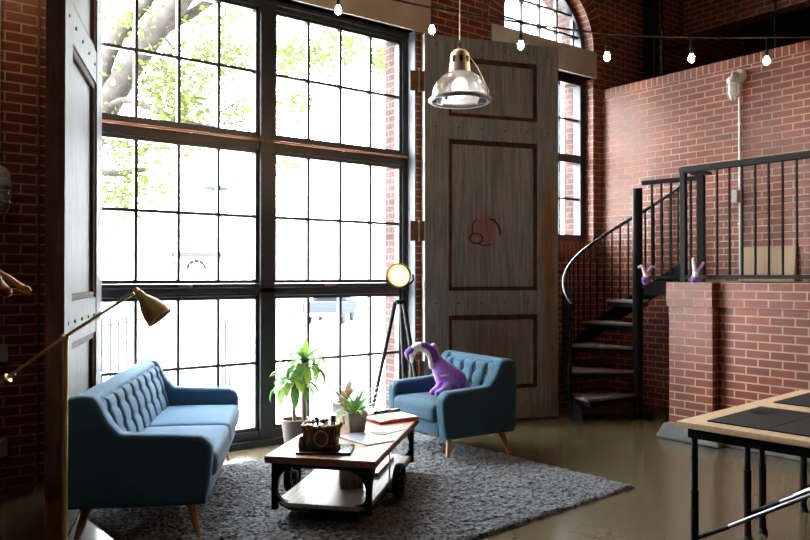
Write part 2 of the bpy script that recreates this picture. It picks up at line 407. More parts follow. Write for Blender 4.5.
# floor, ceiling, outer shell
struct(MB().box(-5.2, 11.2, -9.2, YO, -.12, 0).build('floor', M['floor']), 'polished brown concrete floor of the whole room', 'floor')
struct(MB().box(-5.2, 11.2, -9.2, YO, ZC, ZC+.15).build('ceiling', M['ceil']), 'dark ceiling high above the room', 'ceiling')
w = MB(); w.box(-5.2, -5.0, -9.2, YO, 0, ZC)
struct(w.build('wall_left', M['brick'], uv=True), 'dim red brick wall closing the room beyond the clothes hangers', 'wall')
w = MB(); w.box(-5.0, 11.2, -9.2, -9.0, 0, ZC)
struct(w.build('wall_front', M['brick'], uv=True), 'red brick wall across the room from the window', 'wall')
w = MB(); w.box(11.0, 11.2, -9.0, YO, 0, ZC)
struct(w.build('wall_upper', M['dark'], uv=True), 'far wall of the loft above the brick parapet, black for its unlit depth', 'wall')  # black colour stands in for the unlit depth of the loft

# window wall with its three openings
w = MB()
MX0, MX1, MZ = 1.44, 4.64, 3.97
WX0, WX1, WZ0, WZ1 = 5.85, 7.43, 1.92, 3.94
ACX, ACZ, AR = 6.64, 4.26, .79
w.box(-5.0, MX0, YI, YO, 0, ZC)
w.box(MX0, MX1, YI, YO, MZ, ZC)
w.box(MX1, WX0, YI, YO, 0, ZC)
w.box(WX0, WX1, YI, YO, 0, WZ0)
w.box(WX1, 11.0, YI, YO, 0, ZC)
w.box(WX0, WX1, YI, YO, WZ1, ACZ)
# brick round the arch
N = 24
for i in range(N):
    a0, a1 = PI-PI*i/N, PI-PI*(i+1)/N
    x0, z0, x1, z1 = ACX+AR*cos(a0), ACZ+AR*sin(a0), ACX+AR*cos(a1), ACZ+AR*sin(a1)
    w.prism([(x0, z0), (x1, z1), (x1, ZC), (x0, ZC)], YI, YO)
back = struct(w.build('wall_back', M['brick'], uv=True), 'red brick wall that holds the tall window and the arched window', 'wall')
# arch ring of bricks on end
r = MB(); RW = .21
for i in range(N):
    a0, a1 = PI-PI*i/N, PI-PI*(i+1)/N
    for (ra, rb, yy0, yy1) in ((AR-.004, AR+RW, YI-.012, YI-.012), ):
        p = [(ACX+ra*cos(a0), YI-.012, ACZ+ra*sin(a0)), (ACX+rb*cos(a0), YI-.012, ACZ+rb*sin(a0)), (ACX+rb*cos(a1), YI-.012, ACZ+rb*sin(a1)), (ACX+ra*cos(a1), YI-.012, ACZ+ra*sin(a1))]
        l0, l1 = (PI-a0)*AR, (PI-a1)*AR
        r.add(p, [(0,1,2,3)], [[(0, l0), (.21, l0), (.21, l1), (0, l1)]])
        q = [(ACX+ra*cos(a0), YI-.012, ACZ+ra*sin(a0)), (ACX+ra*cos(a1), YI-.012, ACZ+ra*sin(a1)), (ACX+ra*cos(a1), YO, ACZ+ra*sin(a1)), (ACX+ra*cos(a0), YO, ACZ+ra*sin(a0))]
        r.add(q, [(0,1,2,3)], [[(0, l0), (0, l1), (.45, l1), (.45, l0)]])
        q = [(ACX+rb*cos(a0), YI-.012, ACZ+rb*sin(a0)), (ACX+rb*cos(a1), YI-.012, ACZ+rb*sin(a1)), (ACX+rb*cos(a1), YI, ACZ+rb*sin(a1)), (ACX+rb*cos(a0), YI, ACZ+rb*sin(a0))]
        r.add(q, [(0,1,2,3)], [[(0, l0), (0, l1), (.02, l1), (.02, l0)]])
r.build('arch_bricks', M['soldier'], back, recalc=False, weld=False)
MB().box(WX0-.12, WX1+.06, YI-.010, YI, WZ0-.20, WZ0-.012).build('sill_bricks', M['soldier'], back, uv=float(WZ0-.21))
struct(MB().box(1.22, 4.83, YI-.02, YO-.05, MZ, 4.34).build('trim_1', M['concrete'], bevel=.008), 'concrete lintel over the tall window', 'lintel')
struct(MB().box(5.70, 7.49, YI-.02, YO-.05, WZ1, 4.27).build('trim_2', M['concrete'], bevel=.008), 'concrete lintel under the arched window', 'lintel')
# blue-grey steel linings of the tall opening
w = MB(); w.box(MX1-.014, MX1, YI-.01, YG-.06, 0, MZ); w.box(MX0, MX0+.014, YI-.01, YG-.06, 0, MZ)
struct(w.build('trim_3', M['jamb']), 'blue-grey steel lining of the tall window opening', 'lining')

w = MB(); w.box(4.585, MX1-.001, YG+.06, YO+.002, 0, MZ-.001); w.box(MX0+.001, 1.495, YG+.06, YO+.002, 0, MZ-.001)
struct(w.build('trim_4', M['dimmedbrick'], uv=True), 'outdoor brick jambs of the tall window, darkened against the glare', 'brick jamb')
w = MB(); w.box(WX1-.03, WX1-.001, YG+.06, YO+.002, WZ0+.001, WZ1-.001); w.box(WX0+.001, WX0+.03, YG+.06, YO+.002, WZ0+.001, WZ1-.001)
struct(w.build('trim_5', M['dimmedbrick'], uv=True), 'outdoor brick jambs of the narrow window, darkened against the glare', 'brick jamb')
w = MB()
for i in range(24):
    a0, a1 = PI-PI*i/24, PI-PI*(i+1)/24; ra, rb = AR-.03, AR-.006; q = []
    for y in (YG+.06, YO+.002): q += [(ACX+ra*cos(a0), y, ACZ+ra*sin(a0)), (ACX+ra*cos(a1), y, ACZ+ra*sin(a1)), (ACX+rb*cos(a1), y, ACZ+rb*sin(a1)), (ACX+rb*cos(a0), y, ACZ+rb*sin(a0))]
    l0, l1 = (PI-a0)*AR, (PI-a1)*AR; U = [(0, l0), (0, l1), (.3, l1), (.3, l0)]
    w.add(q, [(0,1,5,4), (3,2,6,7), (0,1,2,3), (4,5,6,7)], [U]*4)
struct(w.build('trim_6', M['dimmedbrick'], recalc=False, weld=False), 'outdoor brick lining of the half-round window, darkened against the glare', 'brick jamb')
# ------------------------------------------------------------------ windows
def bars(b, x0, x1, z0, z1, xs, zs, t=.026, d=.045, y=YG):
    for x in xs: b.box(x-t/2, x+t/2, y-d/2, y+d/2, z0, z1)
    for z in zs: b.box(x0, x1, y-d/2-.002, y+d/2+.002, z-t/2, z+t/2)
f = MB()
ROWS = [(.152, 1.306), (1.455, 2.60), (2.762, 3.87)]
BAYS = [(1.562, 2.962), (3.143, 4.548)]
ya, yb = YG-.055, YG+.055
f.box(MX0, BAYS[0][0]-.02, ya, yb, 0, MZ); f.box(BAYS[1][1]+.02, MX1, ya, yb, 0, MZ); f.box(BAYS[0][1]+.02, BAYS[1][0]-.02, ya-.02, yb, 0, MZ)
for (za, zb) in ((0, .13), (1.328, 1.433), (2.622, 2.74), (3.892, MZ)):
    f.box(MX0, MX1, ya+.004, yb-.004, za, zb)
f.box(MX0, MX1, ya-.035, ya+.01, 0, .055); f.box(MX0, MX1, ya-.02, ya+.01, 1.35, 1.40); f.box(MX0, MX1, ya-.025, ya+.01, 3.93, MZ)
win1 = struct(f.build('window_1', M['frame'], bevel=.004), 'tall black steel grid window, two bays wide and three rows high', 'window')
for (xa, xb) in BAYS:
    for (za, zb) in ROWS:
        s = MB(); t = .02
        s.box(xa-t, xa+.012, ya+.02, yb-.02, za-t, zb+t); s.box(xb-.012, xb+t, ya+.02, yb-.02, za-t, zb+t)
        s.box(xa, xb, ya+.02, yb-.02, za-t, za+.012); s.box(xa, xb, ya+.02, yb-.02, zb-.012, zb+t)
        w4 = (xb-xa)/4
        bars(s, xa, xb, za, zb, [xa+w4, xa+2*w4, xa+3*w4], [(za+zb)/2])
        so = s.build('sash', M['frame'], win1)
        MB().box(xa, xb, YG+.004, YG+.010, za, zb).build('glass_pane', M['glass'], so)
c = MB().tube([(MX0+.03, ya-.03, 2.70), (MX1-.03, ya-.03, 2.70)], .011, 8)
for x in (1.6, 2.35, 3.05, 3.85, 4.5): c.box(x-.008, x+.008, ya-.03, ya+.01, 2.688, 2.712)
c.build('copper_rod', M['copper'], win1, smooth=True)
for x in (2.30, 3.70):      # sash catches
    MB().box(x-.06, x+.06, ya-.03, ya+.002, 1.405, 1.432).build('sash_catch', M['steel'], win1, bevel=.004)

f = MB()
f.box(WX0, WX0+.10, ya, yb, WZ0, WZ1); f.box(WX1-.10, WX1, ya, yb, WZ0, WZ1)
for (za, zb) in ((WZ0, WZ0+.085), (2.89, 2.99), (WZ1-.08, WZ1)): f.box(WX0, WX1, ya+.003, yb-.003, za, zb)
win2 = struct(f.build('window_2', M['frame'], bevel=.004), 'narrow black steel window mostly hidden behind the grey barn door', 'window')
for (za, zb) in ((WZ0+.085, 2.89), (2.99, WZ1-.08)):
    s = MB(); xa, xb = WX0+.1, WX1-.1; w4 = (xb-xa)/4
    bars(s, xa, xb, za, zb, [xa+w4, xa+2*w4, xa+3*w4], [(za+zb)/2]); so = s.build('muntin_grid', M['frame'], win2)
    MB().box(xa, xb, YG+.004, YG+.010, za, zb).build('glass_pane', M['glass'], so)

f = MB(); n = 40
for i in range(n):
    a0, a1 = PI-PI*i/n, PI-PI*(i+1)/n; ra, rb = AR-.075, AR
    f.prism([(ACX+ra*cos(a0), ACZ+ra*sin(a0)), (ACX+rb*cos(a0), ACZ+rb*sin(a0)), (ACX+rb*cos(a1), ACZ+rb*sin(a1)), (ACX+ra*cos(a1), ACZ+ra*sin(a1))], ya, yb)
f.box(ACX-AR, ACX+AR, ya+.003, yb-.003, ACZ, ACZ+.05)
win3 = struct(f.build('window_3', M['frame'], smooth=True), 'half-round black steel window above the concrete lintel', 'window')
s = MB()
for x in (-.60, -.30, 0, .30, .60):
    h = math.sqrt((AR-.05)**2-x*x); s.box(ACX+x-.014, ACX+x+.014, YG-.022, YG+.022, ACZ+.04, ACZ+h)
for z in (.20, .45):
    h = math.sqrt((AR-.05)**2-z*z); s.box(ACX-h, ACX+h, YG-.024, YG+.024, ACZ+z-.013, ACZ+z+.013)
so = s.build('muntin_grid', M['frame'], win3)
g = MB(); rr = AR-.05; ol = [(ACX+rr*cos(PI*i/n), ACZ+rr*sin(PI*i/n)+.02) for i in range(n+1)]
g.prism(ol, YG+.026, YG+.031).build('glass_pane', M['glass'], so)

# ------------------------------------------------------------------ brick parapet, upper wall, steelwork
w = MB().box(XR, XR+.30, -9.0, YI, 0, 3.705)
pw = struct(w.build('wall_right', M['brick'], uv=True), 'red brick parapet wall with an upright top course, behind the railing', 'wall')
MB().box(XR-.008, XR+.30, -9.0, YI, 3.705, 3.81).build('coping_bricks', M['soldier'], pw, uv=3.705)
struct(MB().box(9.30, 9.55, -9.0, 5.86, 4.82, ZC).build('wall_loft', M['brick'], uv=True), 'upper red brick wall over the dark loft opening', 'wall')
c = at(651, 40, 9.55)
t = tag(MB().box(c.x-.06, c.x+.06, c.y-.08, c.y+.06, 3.0, ZC).build('steel_column', M['iron']), 'black steel column in the corner beyond the parapet', 'column', kind='structure')
for (px, r_, lab) in ((655.5, .022, 'thick dark pipe up the black steel column beyond the parapet'), (663, .014, 'thin dark pipe beside the steel column beyond the parapet')):
    p = at(px, 30, 9.3); tag(MB().tube([(p.x, p.y, 3.0), (p.x, p.y, ZC)], r_, 10).build('wall_pipe', M['iron'], smooth=True), lab, 'pipe')
p0 = at(663, 57, 9.0); p1 = at(664, 50.5, 9.0); p2 = at(667, 47.5, 9.0); p3 = at(689, 46, 9.0)
tag(MB().tube(smoothpath([(p0.x, p0.y, 0.01), p0, p1, p2, p3], 5), .022, 8).build('conduit_elbow', M['iron'], smooth=True), 'bent grey conduit behind the brick parapet top', 'conduit')
p = at(776.5, 30, 8.4); tag(MB().tube([(p.x, p.y, 3.0), (p.x, p.y, ZC)], .012, 8).build('hanger_rod', M['iron'], smooth=True), 'thin vertical rod in the dark loft opening', 'rod')

# ------------------------------------------------------------------ platform and pier
ZD = 1.44
w = MB().box(6.27, 6.50, -9.0, 3.60, .12, 1.224)
lw = struct(w.build('wall_platform', M['brick'], uv=True), 'low red brick wall carrying the railing', 'wall')
MB().box(6.245, 6.52, -9.0, 3.60, 1.224, ZD).build('brick_cap', M['brick'], lw, uv=True)
MB().box(6.22, 6.52, -9.0, 3.60, 0, .125).build('concrete_base', M['greyconc'], lw, bevel=.01)
w = MB().box(6.17, 6.62, 3.613, 4.045, .12, 1.224)
pr = struct(w.build('pillar_brick', M['brick'], uv=True), 'square brick pier at the end of the low wall', 'pier')
MB().box(6.155, 6.64, 3.606, 4.062, 1.224, ZD).build('brick_cap', M['brick'], pr, uv=True)
b = MB(); b.add([(6.09,3.51,0),(6.66,3.51,0),(6.66,4.15,0),(6.09,4.15,0),(6.145,3.57,.135),(6.64,3.57,.135),(6.64,4.095,.135),(6.145,4.095,.135)], [(0,3,2,1),(4,5,6,7),(0,1,5,4),(1,2,6,5),(2,3,7,6),(3,0,4,7)])
b.build('concrete_base', M['greyconc'], pr, bevel=.02)
d = MB().plate([(6.53, -8.99), (7.57, -8.99), (7.57, 4.86), (6.92, 4.86), (6.56, 4.20), (6.65, 4.20), (6.65, 3.5), (6.53, 3.5)], ZD-.05, ZD)
d.plate([(6.56, 4.15), (6.92, 4.84), (6.955, 4.82), (6.60, 4.13)], ZD-.14, ZD-.05)
struct(d.build('floor_platform', M['iron']), 'dark steel platform behind the railing', 'platform floor')

# railings
def rail_post(b, x, y, s, z0, z1): b.box(x-s/2, x+s/2, y-s/2, y+s/2, z0, z1)
t = thing('railing', 'black steel railing along the platform edge over the low brick wall', 'railing', (6.36, 4.01, ZD))
b = MB(); b.box(-.025, .025, -8, .035, 1.03, 1.085); b.build('handrail', M['iron'], t, bevel=.004)
MB().box(-.018, .018, -8, .0, .035, .07).build('bottom_rail', M['iron'], t)
MB().cbox((0, 0, .52), (.05, .05, 1.03)).build('post', M['iron'], t)
for k in range(1, 60):
    y = -.218-.118*k
    if k % 14 == 13: MB().cbox((0, y, .52), (.045, .045, 1.03)).build('post', M['iron'], t)
    else: MB().tube([(0, y, .06), (0, y, 1.04)], .0105, 8).build('baluster', M['iron'], t, smooth=True)
ip = Vector((6.88, 4.145)); pc = Vector((6.78, 4.82))
t = thing('railing', 'short black steel railing between the spiral stair pole and the platform post', 'railing', (ip.x, ip.y, ZD))
dv = pc-ip; L_ = dv.length-.06; an = math.atan2(dv.y, dv.x); Mr = rotz(an)
MB().box(-.03, L_, -.022, .022, 1.02, 1.065, Mr).build('handrail', M['iron'], t)
MB().box(0, L_, -.015, .015, .03, .06, Mr).build('bottom_rail', M['iron'], t)
MB().cbox((0, 0, .53), (.066, .066, 1.06), Mr).build('post', M['iron'], t)
MB().cbox((0, 0, 1.085), (.16, .16, .02), Mr).build('post_cap', M['iron'], t)
for k in range(1, 6):
    x = L_*k/6; MB().box(x-.009, x+.009, -.009, .009, .05, 1.03, Mr).build('baluster', M['iron'], t)

# ------------------------------------------------------------------ spiral stair
t = thing('spiral_staircase', 'black steel spiral staircase with brown treads by the brick corner', 'staircase', (pc.x, pc.y, 0))
MB().tube([(0,0,0), (0,0,2.43)], .053, 20).build('pole', M['iron'], t, smooth=True)
MB().lathe([(0,.0),(.16,0),(.16,.015),(0,.015)], 20).build('base_plate', M['iron'], t)
RS = .74
for k in range(5):
    a0, a1 = R(138-28*k), R(138-28*k+37); z = .25+.245*k
    ol = [(.05*cos(a0-.3), .05*sin(a0-.3))]+[(RS*cos(a0+(a1-a0)*i/8), RS*sin(a0+(a1-a0)*i/8)) for i in range(9)]+[(.05*cos(a1+.3), .05*sin(a1+.3))]
    MB().plate(ol, z-.022, z).build('tread', M['tread'], t)
    o2 = [(.97*x, .97*y) for x, y in ol]
    MB().plate(o2, z-.075, z-.024).build('tread_frame', M['iron'], t)
RH = .775
def hz(a): return 1.20+(157-a)*.0083
angs = [157+i*-3 for i in range(0, 54)]
b = MB().tube([(RH*cos(R(a)), RH*sin(R(a)), hz(a)) for a in angs], .019, 10)
b.build('handrail', M['ironrail'], t, smooth=True)
for i, a in enumerate(range(155, -4, -7)):
    z0 = max(.02, .25+.245*max(0, math.floor((172-a)/28))-.07)
    if a > 150: z0 = 0
    MB().tube([(RH*cos(R(a)), RH*sin(R(a)), z0), (RH*cos(R(a)), RH*sin(R(a)), hz(a)-.01)], .022 if a > 150 else .0105, 8).build('baluster', M['iron'], t, smooth=True)
b = MB(); sg = [170-4*i for i in range(44)]
for i in range(len(sg)-1):
    q = []
    for a in (sg[i], sg[i+1]):
        zz = .25+(158-a)*.00875
        q += [(.765*cos(R(a)), .765*sin(R(a)), max(0, zz-.20)), (.765*cos(R(a)), .765*sin(R(a)), max(.03, zz)), (.753*cos(R(a)), .753*sin(R(a)), max(.03, zz)), (.753*cos(R(a)), .753*sin(R(a)), max(0, zz-.20))]
    b.add(q, [(0,4,5,1),(1,5,6,2),(2,6,7,3),(3,7,4,0)])
b.build('stringer', M['iron'], t, smooth=False)

# ------------------------------------------------------------------ old barn doors
def barn_door(name, loc, rz, flip, dm, label, W=1.50, H=3.93, TH=.10):
    "local x along the leaf from the hinge, shown face at y=0, body on the +y (or -y) side"
    s = -1 if flip else 1
    y0, y1 = (0, TH*s) if s > 0 else (TH*s, 0)
    def Y(a, b): return (min(a*s, b*s), max(a*s, b*s))
    t = MB(); zb = .015
    ya_, yb_ = Y(0, TH)
    t.box(0, .255, ya_, yb_, zb, H); t.box(W-.24, W, ya_, yb_, zb, H)
    for (za, zb_) in ((zb, .33), (1.10, 1.35), (2.89, 3.12), (3.73, H)): t.box(.255, W-.24, *Y(.004, TH-.004), za, zb_)
    d = t.build(name, dm, bevel=.004); d.location = loc; d.rotation_euler = (0, 0, rz)
    for (za, zc) in ((.33, 1.10), (1.35, 2.89), (3.12, 3.73)):
        p = MB().box(.25, W-.235, *Y(.042, TH-.035), za-.005, zc+.005).build('panel', dm, d)
        g = MB()
        for (e0, e1, f0, f1) in ((.255, .292, za, zc), (W-.277, W-.24, za, zc), (.292, W-.277, za, za+.04), (.292, W-.277, zc-.045, zc)):
            ya2, yb2 = Y(.014, .043); g.box(e0, e1, ya2, yb2, f0, f1)
        g.build('moulding', M['doorrust'], d, bevel=.008)
    for z in (1.225, 3.005, 3.83, .18):
        for x in (.12, .36, .62, .88, 1.14, W-.12):
            MB().ball((x, 0, z), .012, 8, 6, (1, .5, 1)).build('bolt_head', M['rust'], d, smooth=True)
    e = MB().box(W-.001, W+.004, *Y(.0, TH), zb, H); e.build('edge_board', M['edgebrown'], d)
    e = MB().box(-.006, .001, *Y(.0, TH), zb, H); e.build('hinge_edge', M['conc_edge'], d)
    return d
M['conc_edge'] = mat('pale_peeling_paint', (.55,.55,.53), .7, c2=(.30,.24,.20), scale=6, stretch=(3,3,1))
M['door_grey'] = door_mat('weathered_grey_boards', (.115,.134,.145), (.29,.31,.315), (.19,.135,.09),
    [((.67, 0, 1.97), (.20, .5, .27), (.26,.075,.09), .5), ((1.38, 0, 1.9), (.10, .5, .9), (.22,.10,.03), .75), ((1.40, 0, .8), (.10, .5, .8), (.20,.10,.04), .6), ((.75, 0, .7), (.55, .5, .6), (.12,.085,.055), .6)])
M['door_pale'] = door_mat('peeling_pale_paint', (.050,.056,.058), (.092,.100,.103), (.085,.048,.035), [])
d2 = struct(barn_door('door_2', (4.68, 5.81, 0), R(-19), False, M['door_grey'], ''), 'tall weathered grey panelled barn door swung open between the two windows', 'barn door')
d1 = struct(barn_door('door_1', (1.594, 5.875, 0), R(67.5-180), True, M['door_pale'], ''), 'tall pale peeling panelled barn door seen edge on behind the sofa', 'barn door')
# scrawl on the grey door
sp = [(.55,1.93),(.53,2.04),(.56,2.10)]
b = MB()
cv = [(.57+.075*cos(R(a)), -.002+.0, 1.885+.050*sin(R(a))) for a in range(100, 500, 14)]
b.tube([(x, .041, z) for x, y, z in cv], .007, 6)
cv = smoothpath([(.53, .041, 1.94), (.535, .041, 2.04), (.58, .041, 2.085)], 5); b.tube(cv, .006, 6)
cv = smoothpath([(.72, .041, 2.09), (.78, .041, 2.07), (.83, .041, 2.0), (.845, .041, 1.93)], 5); b.tube(cv, .009, 6)
cv = smoothpath([(.60, .041, 1.83), (.66, .041, 1.815), (.74, .041, 1.83)], 5); b.tube(cv, .005, 6)
b.build('scrawl', M['cord'], d2, smooth=True)
for z in (3.45, 1.95, .55):
    h = MB().box(-.10, .10, -.012, .0, z-.10, z+.10); h.tube([(0, -.016, z-.11), (0, -.016, z+.11)], .016, 10)
    o = h.build('hinge', M['rust'], d2, smooth=True); o.location = (-.055, .02, 0)
# ================================================================== SOFT FURNITURE
def arm_panel(depth, y0, y1, zb, ztop, zarm, zf):
    "side of a sofa: high back wing sweeping down to a low arm"
    pts = [(.02, zb), (-.005, zb+.25), (.0, ztop-.05), (.025, ztop-.008), (.08, ztop+.003), (.145, ztop-.005), (.18, ztop-.05), (.215, ztop-.125), (.25, zarm+.045), (.285, zarm+.012), (.34, zarm+.002)]
    pts += [(depth-.12, zarm-.012), (depth-.06, zarm-.02), (depth-.02, zarm-.05), (depth-.002, zarm-.10), (depth-.01, zb+.16), (depth-.035, zb)]
    sm = [(p.x, p.z) for p in smoothpath([(x, 0, z) for x, z in pts], 4)]
    b = MB(); n = len(sm); e = .030
    cx = sum(p[0] for p in sm)/n; cz = sum(p[1] for p in sm)/n
    # rounded rim: inset rings
    def inset(d):
        out = []
        for i in range(n):
            p0, p1 = Vector(sm[i-1]), Vector(sm[(i+1) % n]); t = (p1-p0)
            if t.length < 1e-9: t = Vector((1, 0))
            t.normalize(); nn = Vector((t.y, -t.x))
            q = Vector(sm[i]); out.append((q.x+nn.x*d, q.y+nn.y*d))
        return out
    area = sum(sm[i-1][0]*sm[i][1]-sm[i][0]*sm[i-1][1] for i in range(n))
    sg = -1 if area > 0 else 1
    rings = []
    for k in range(5):
        a = PI/2*k/4; rings.append((sg*e*(1-sin(a)), y0+e*(1-cos(a))))
    for k in range(5):
        a = PI/2*k/4; rings.append((sg*e*(1-cos(a)), y1-e*(1-sin(a))))
    rings = rings
    vs = []
    for d, y in rings: vs += [(x, y, z) for x, z in inset(d)]
    m = len(rings); fs = [(i*n+j, i*n+(j+1) % n, (i+1)*n+(j+1) % n, (i+1)*n+j) for i in range(m-1) for j in range(n)]
    b.add(vs, fs)
    # flat sides: strips between the rim and the foot line
    for ring, y in ((inset(rings[0][0]), y0), (inset(rings[-1][0]), y1)):
        zf_ = min(p[1] for p in ring); N_ = 36
        xa, xb = min(p[0] for p in ring)+.001, max(p[0] for p in ring)-.001
        def span(x):
            zs = []
            for i in range(n):
                p, q = ring[i-1], ring[i]
                if (p[0]-x)*(q[0]-x) <= 0 and abs(p[0]-q[0]) > 1e-9: zs.append(p[1]+(q[1]-p[1])*(x-p[0])/(q[0]-p[0]))
            return (min(zs), max(zs)) if len(zs) > 1 else None
        xs_ = sorted(set([xa+(xb-xa)*i/N_ for i in range(N_+1)]+[p[0] for p in ring if xa < p[0] < xb]))
        cols = [(x, span(x)) for x in xs_]; cols = [(x, s_) for x, s_ in cols if s_]
        vv = []
        for x, (lo, hi) in cols: vv += [(x, y, lo), (x, y, hi)]
        b.add(vv, [(2*i, 2*i+1, 2*i+3, 2*i+2) for i in range(len(cols)-1)])
    return b

def tufted_back(w, zseat, ztop, rows, ncol):
    "reclined back cushion, buttons pulled in, rolled over the top to the rear"
    path = smoothpath([(.255, 0, zseat-.10), (.245, 0, zseat+.02), (.205, 0, zseat+.17), (.165, 0, ztop-.06), (.135, 0, ztop-.012), (.075, 0, ztop), (.025, 0, ztop-.012), (.004, 0, ztop-.06), (.0, 0, zseat)], 10)
    nu = int(w/.0125); vs = []; m = len(path)
    xs = [-w/2+w*(k+.5)/ncol for k in range(ncol)]
    for i, p in enumerate(path):
        t = (path[min(i+1, m-1)]-path[max(i-1, 0)]).normalized(); nr = Vector((-t.z, 0, t.x))
        if i < m*.4: nr = Vector((abs(nr.x), 0, abs(nr.z)))
        front = max(0, min(1, (.075+.06-(.26-p.x))/.05+1)) if i < m*.55 else 0
        front = 1 if i < m*.36 else max(0, 1-(i-m*.36)/(m*.09))
        for j in range(nu+1):
            u = -w/2+w*j/nu
            du = min(abs(u-x) for x in xs)
            d = .012-.026*math.exp(-(du/.016)**2)
            for z in rows:
                d -= .030*math.exp(-((p.z-z)**2+du*du)/.026**2)
                d -= .007*math.exp(-((p.z-z)/.018)**2)
            vs.append(Vector((p.x, u, p.z))+nr*d*front)
    nn = nu+1
    fs = [(i*nn+j, i*nn+j+1, (i+1)*nn+j+1, (i+1)*nn+j) for i in range(m-1) for j in range(nu)]
    fs += [tuple(i*nn for i in range(m)), tuple(i*nn+nu for i in range(m-1, -1, -1))]
    return MB().add(vs, fs), xs, path

def make_sofa(name, label, cat, loc, rz, W, depth, ncush, ncol, legz, zb=.19, ztop=.80, zarm=.585, zs=.455, fab='fabric', but='button'):
    t = thing(name, label, cat, loc, rz)
    aw = .125
    for s in (-1, 1):
        a, b_ = sorted((s*(W/2), s*(W/2-aw)))
        ao = arm_panel(depth, a, b_, zb, ztop, zarm, 0).build('armrest', M[fab], t, smooth=True, angle=50)
        for p_ in ao.data.polygons:
            if abs(p_.normal.y) > .9995: p_.use_smooth = False
    rows = (zs+.115, zs+.235)
    b, xs, path = tufted_back(W-2*aw+.03, zs, ztop, rows, ncol)
    bk = b.build('backrest', M[fab], t, smooth=True, angle=80)
    for z in rows:
        fx = min(path[:40], key=lambda p: abs(p.z-z)).x
        for x in xs: MB().ball((fx-.014, x, z), .0135, 10, 6, (.6, 1, 1)).build('button', M[but], bk, smooth=True)
    MB().rbox((depth/2, 0, zb+.075), (depth-.05, W-2*aw+.03, .15), .025).build('seat_base', M[fab], t, smooth=True, angle=180)
    iw = W-2*aw; cw = iw/ncush
    for k in range(ncush):
        y = -iw/2+cw*(k+.5); x0, x1 = .20, depth+.015
        MB().rbox(((x0+x1)/2, y, zs-.075), (x1-x0, cw-.004, .15), .045, .022).build('seat_cushion', M[fab], t, smooth=True, angle=180)
    for (sx, sy) in ((0, -1), (0, 1), (1, -1), (1, 1)):
        zl = legz[(sx, sy)]
        top = Vector((.10 if sx == 0 else depth-.13, sy*(W/2-.10), zb+.004)); bot = Vector((.035 if sx == 0 else depth-.075, sy*(W/2-.055), zl))
        MB().tube([top, bot], [.026, .014], 16).build('leg', M['woodleg'], t, smooth=True)
    return t

ZR = .040                                     # top of the rug pile
sn = Vector((1.663, 3.949)); Ls = Vector((.490, .872)); Ds = Vector((.872, -.490)); SD = .78; SW = 1.87
so = sn-Ds*SD+Ls*(SW/2)
make_sofa('sofa', 'blue button-tufted two-cushion sofa with wooden legs beside the pale barn door', 'sofa', (so.x, so.y, 0), math.atan2(Ds.y, Ds.x), SW, SD, 2, 8,
          {(0, -1): 0, (0, 1): 0, (1, -1): ZR, (1, 1): ZR}, zb=.228, ztop=.842, zarm=.628, zs=.497)
ca = Vector((3.83, 4.525)); cw_ = Vector((.105, .994)); cb_ = Vector((.994, -.105)); CWD = .90; CDP = .75
co = ca+cb_*CDP+cw_*(CWD/2)
make_sofa('armchair', 'blue button-tufted armchair in shade-darkened cloth with wooden legs in front of the grey barn door', 'armchair', (co.x, co.y, 0), math.atan2(-cb_.y, -cb_.x), CWD, CDP, 1, 4,
          {(0, -1): 0, (0, 1): 0, (1, -1): ZR, (1, 1): ZR}, fab='fabric_shaded', but='button_shaded')

# ------------------------------------------------------------------ rug
rc = Vector((4.50, 3.22)); ru = Vector((-cos(R(3)), -sin(R(3)))); rv = Vector((-sin(R(3)), cos(R(3))))
RL, RWD = 3.17, 2.42; st = .0115
nx, ny = int(RL/st), int(RWD/st)
def hsh(i, j): return ((i*73856093 ^ j*19349663) % 1000)/1000
vs = []; rnd = random.Random(3)
low = [[rnd.random() for _ in range(ny//3+3)] for _ in range(nx//3+3)]
for i in range(nx+1):
    for j in range(ny+1):
        h = .6*low[i//3][j//3]+.4*rnd.random()
        ed = min(i, nx-i, j, ny-j)
        z = .014+.019*h*(1 if ed > 1 else .4); jx = (rnd.random()-.5)*st*.9
        if ed == 0: z = .001
        p = rc+ru*(i*st+jx)+rv*(j*st+(rnd.random()-.5)*st*.9); vs.append((p.x, p.y, z))
fs = [(i*(ny+1)+j, (i+1)*(ny+1)+j, (i+1)*(ny+1)+j+1, i*(ny+1)+j+1) for i in range(nx) for j in range(ny)]
M['rug'] = mat('shaggy_grey_wool', (.036,.039,.045), .95, c2=(.19,.197,.212), scale=38, contrast=(.36,.62), detail=5, sheen=.3, spec=.1)
tag(MB().add(vs, fs).build('shag_rug', M['rug'], smooth=False, weld=False), 'large shaggy grey rug under the seating on the concrete floor', 'rug')

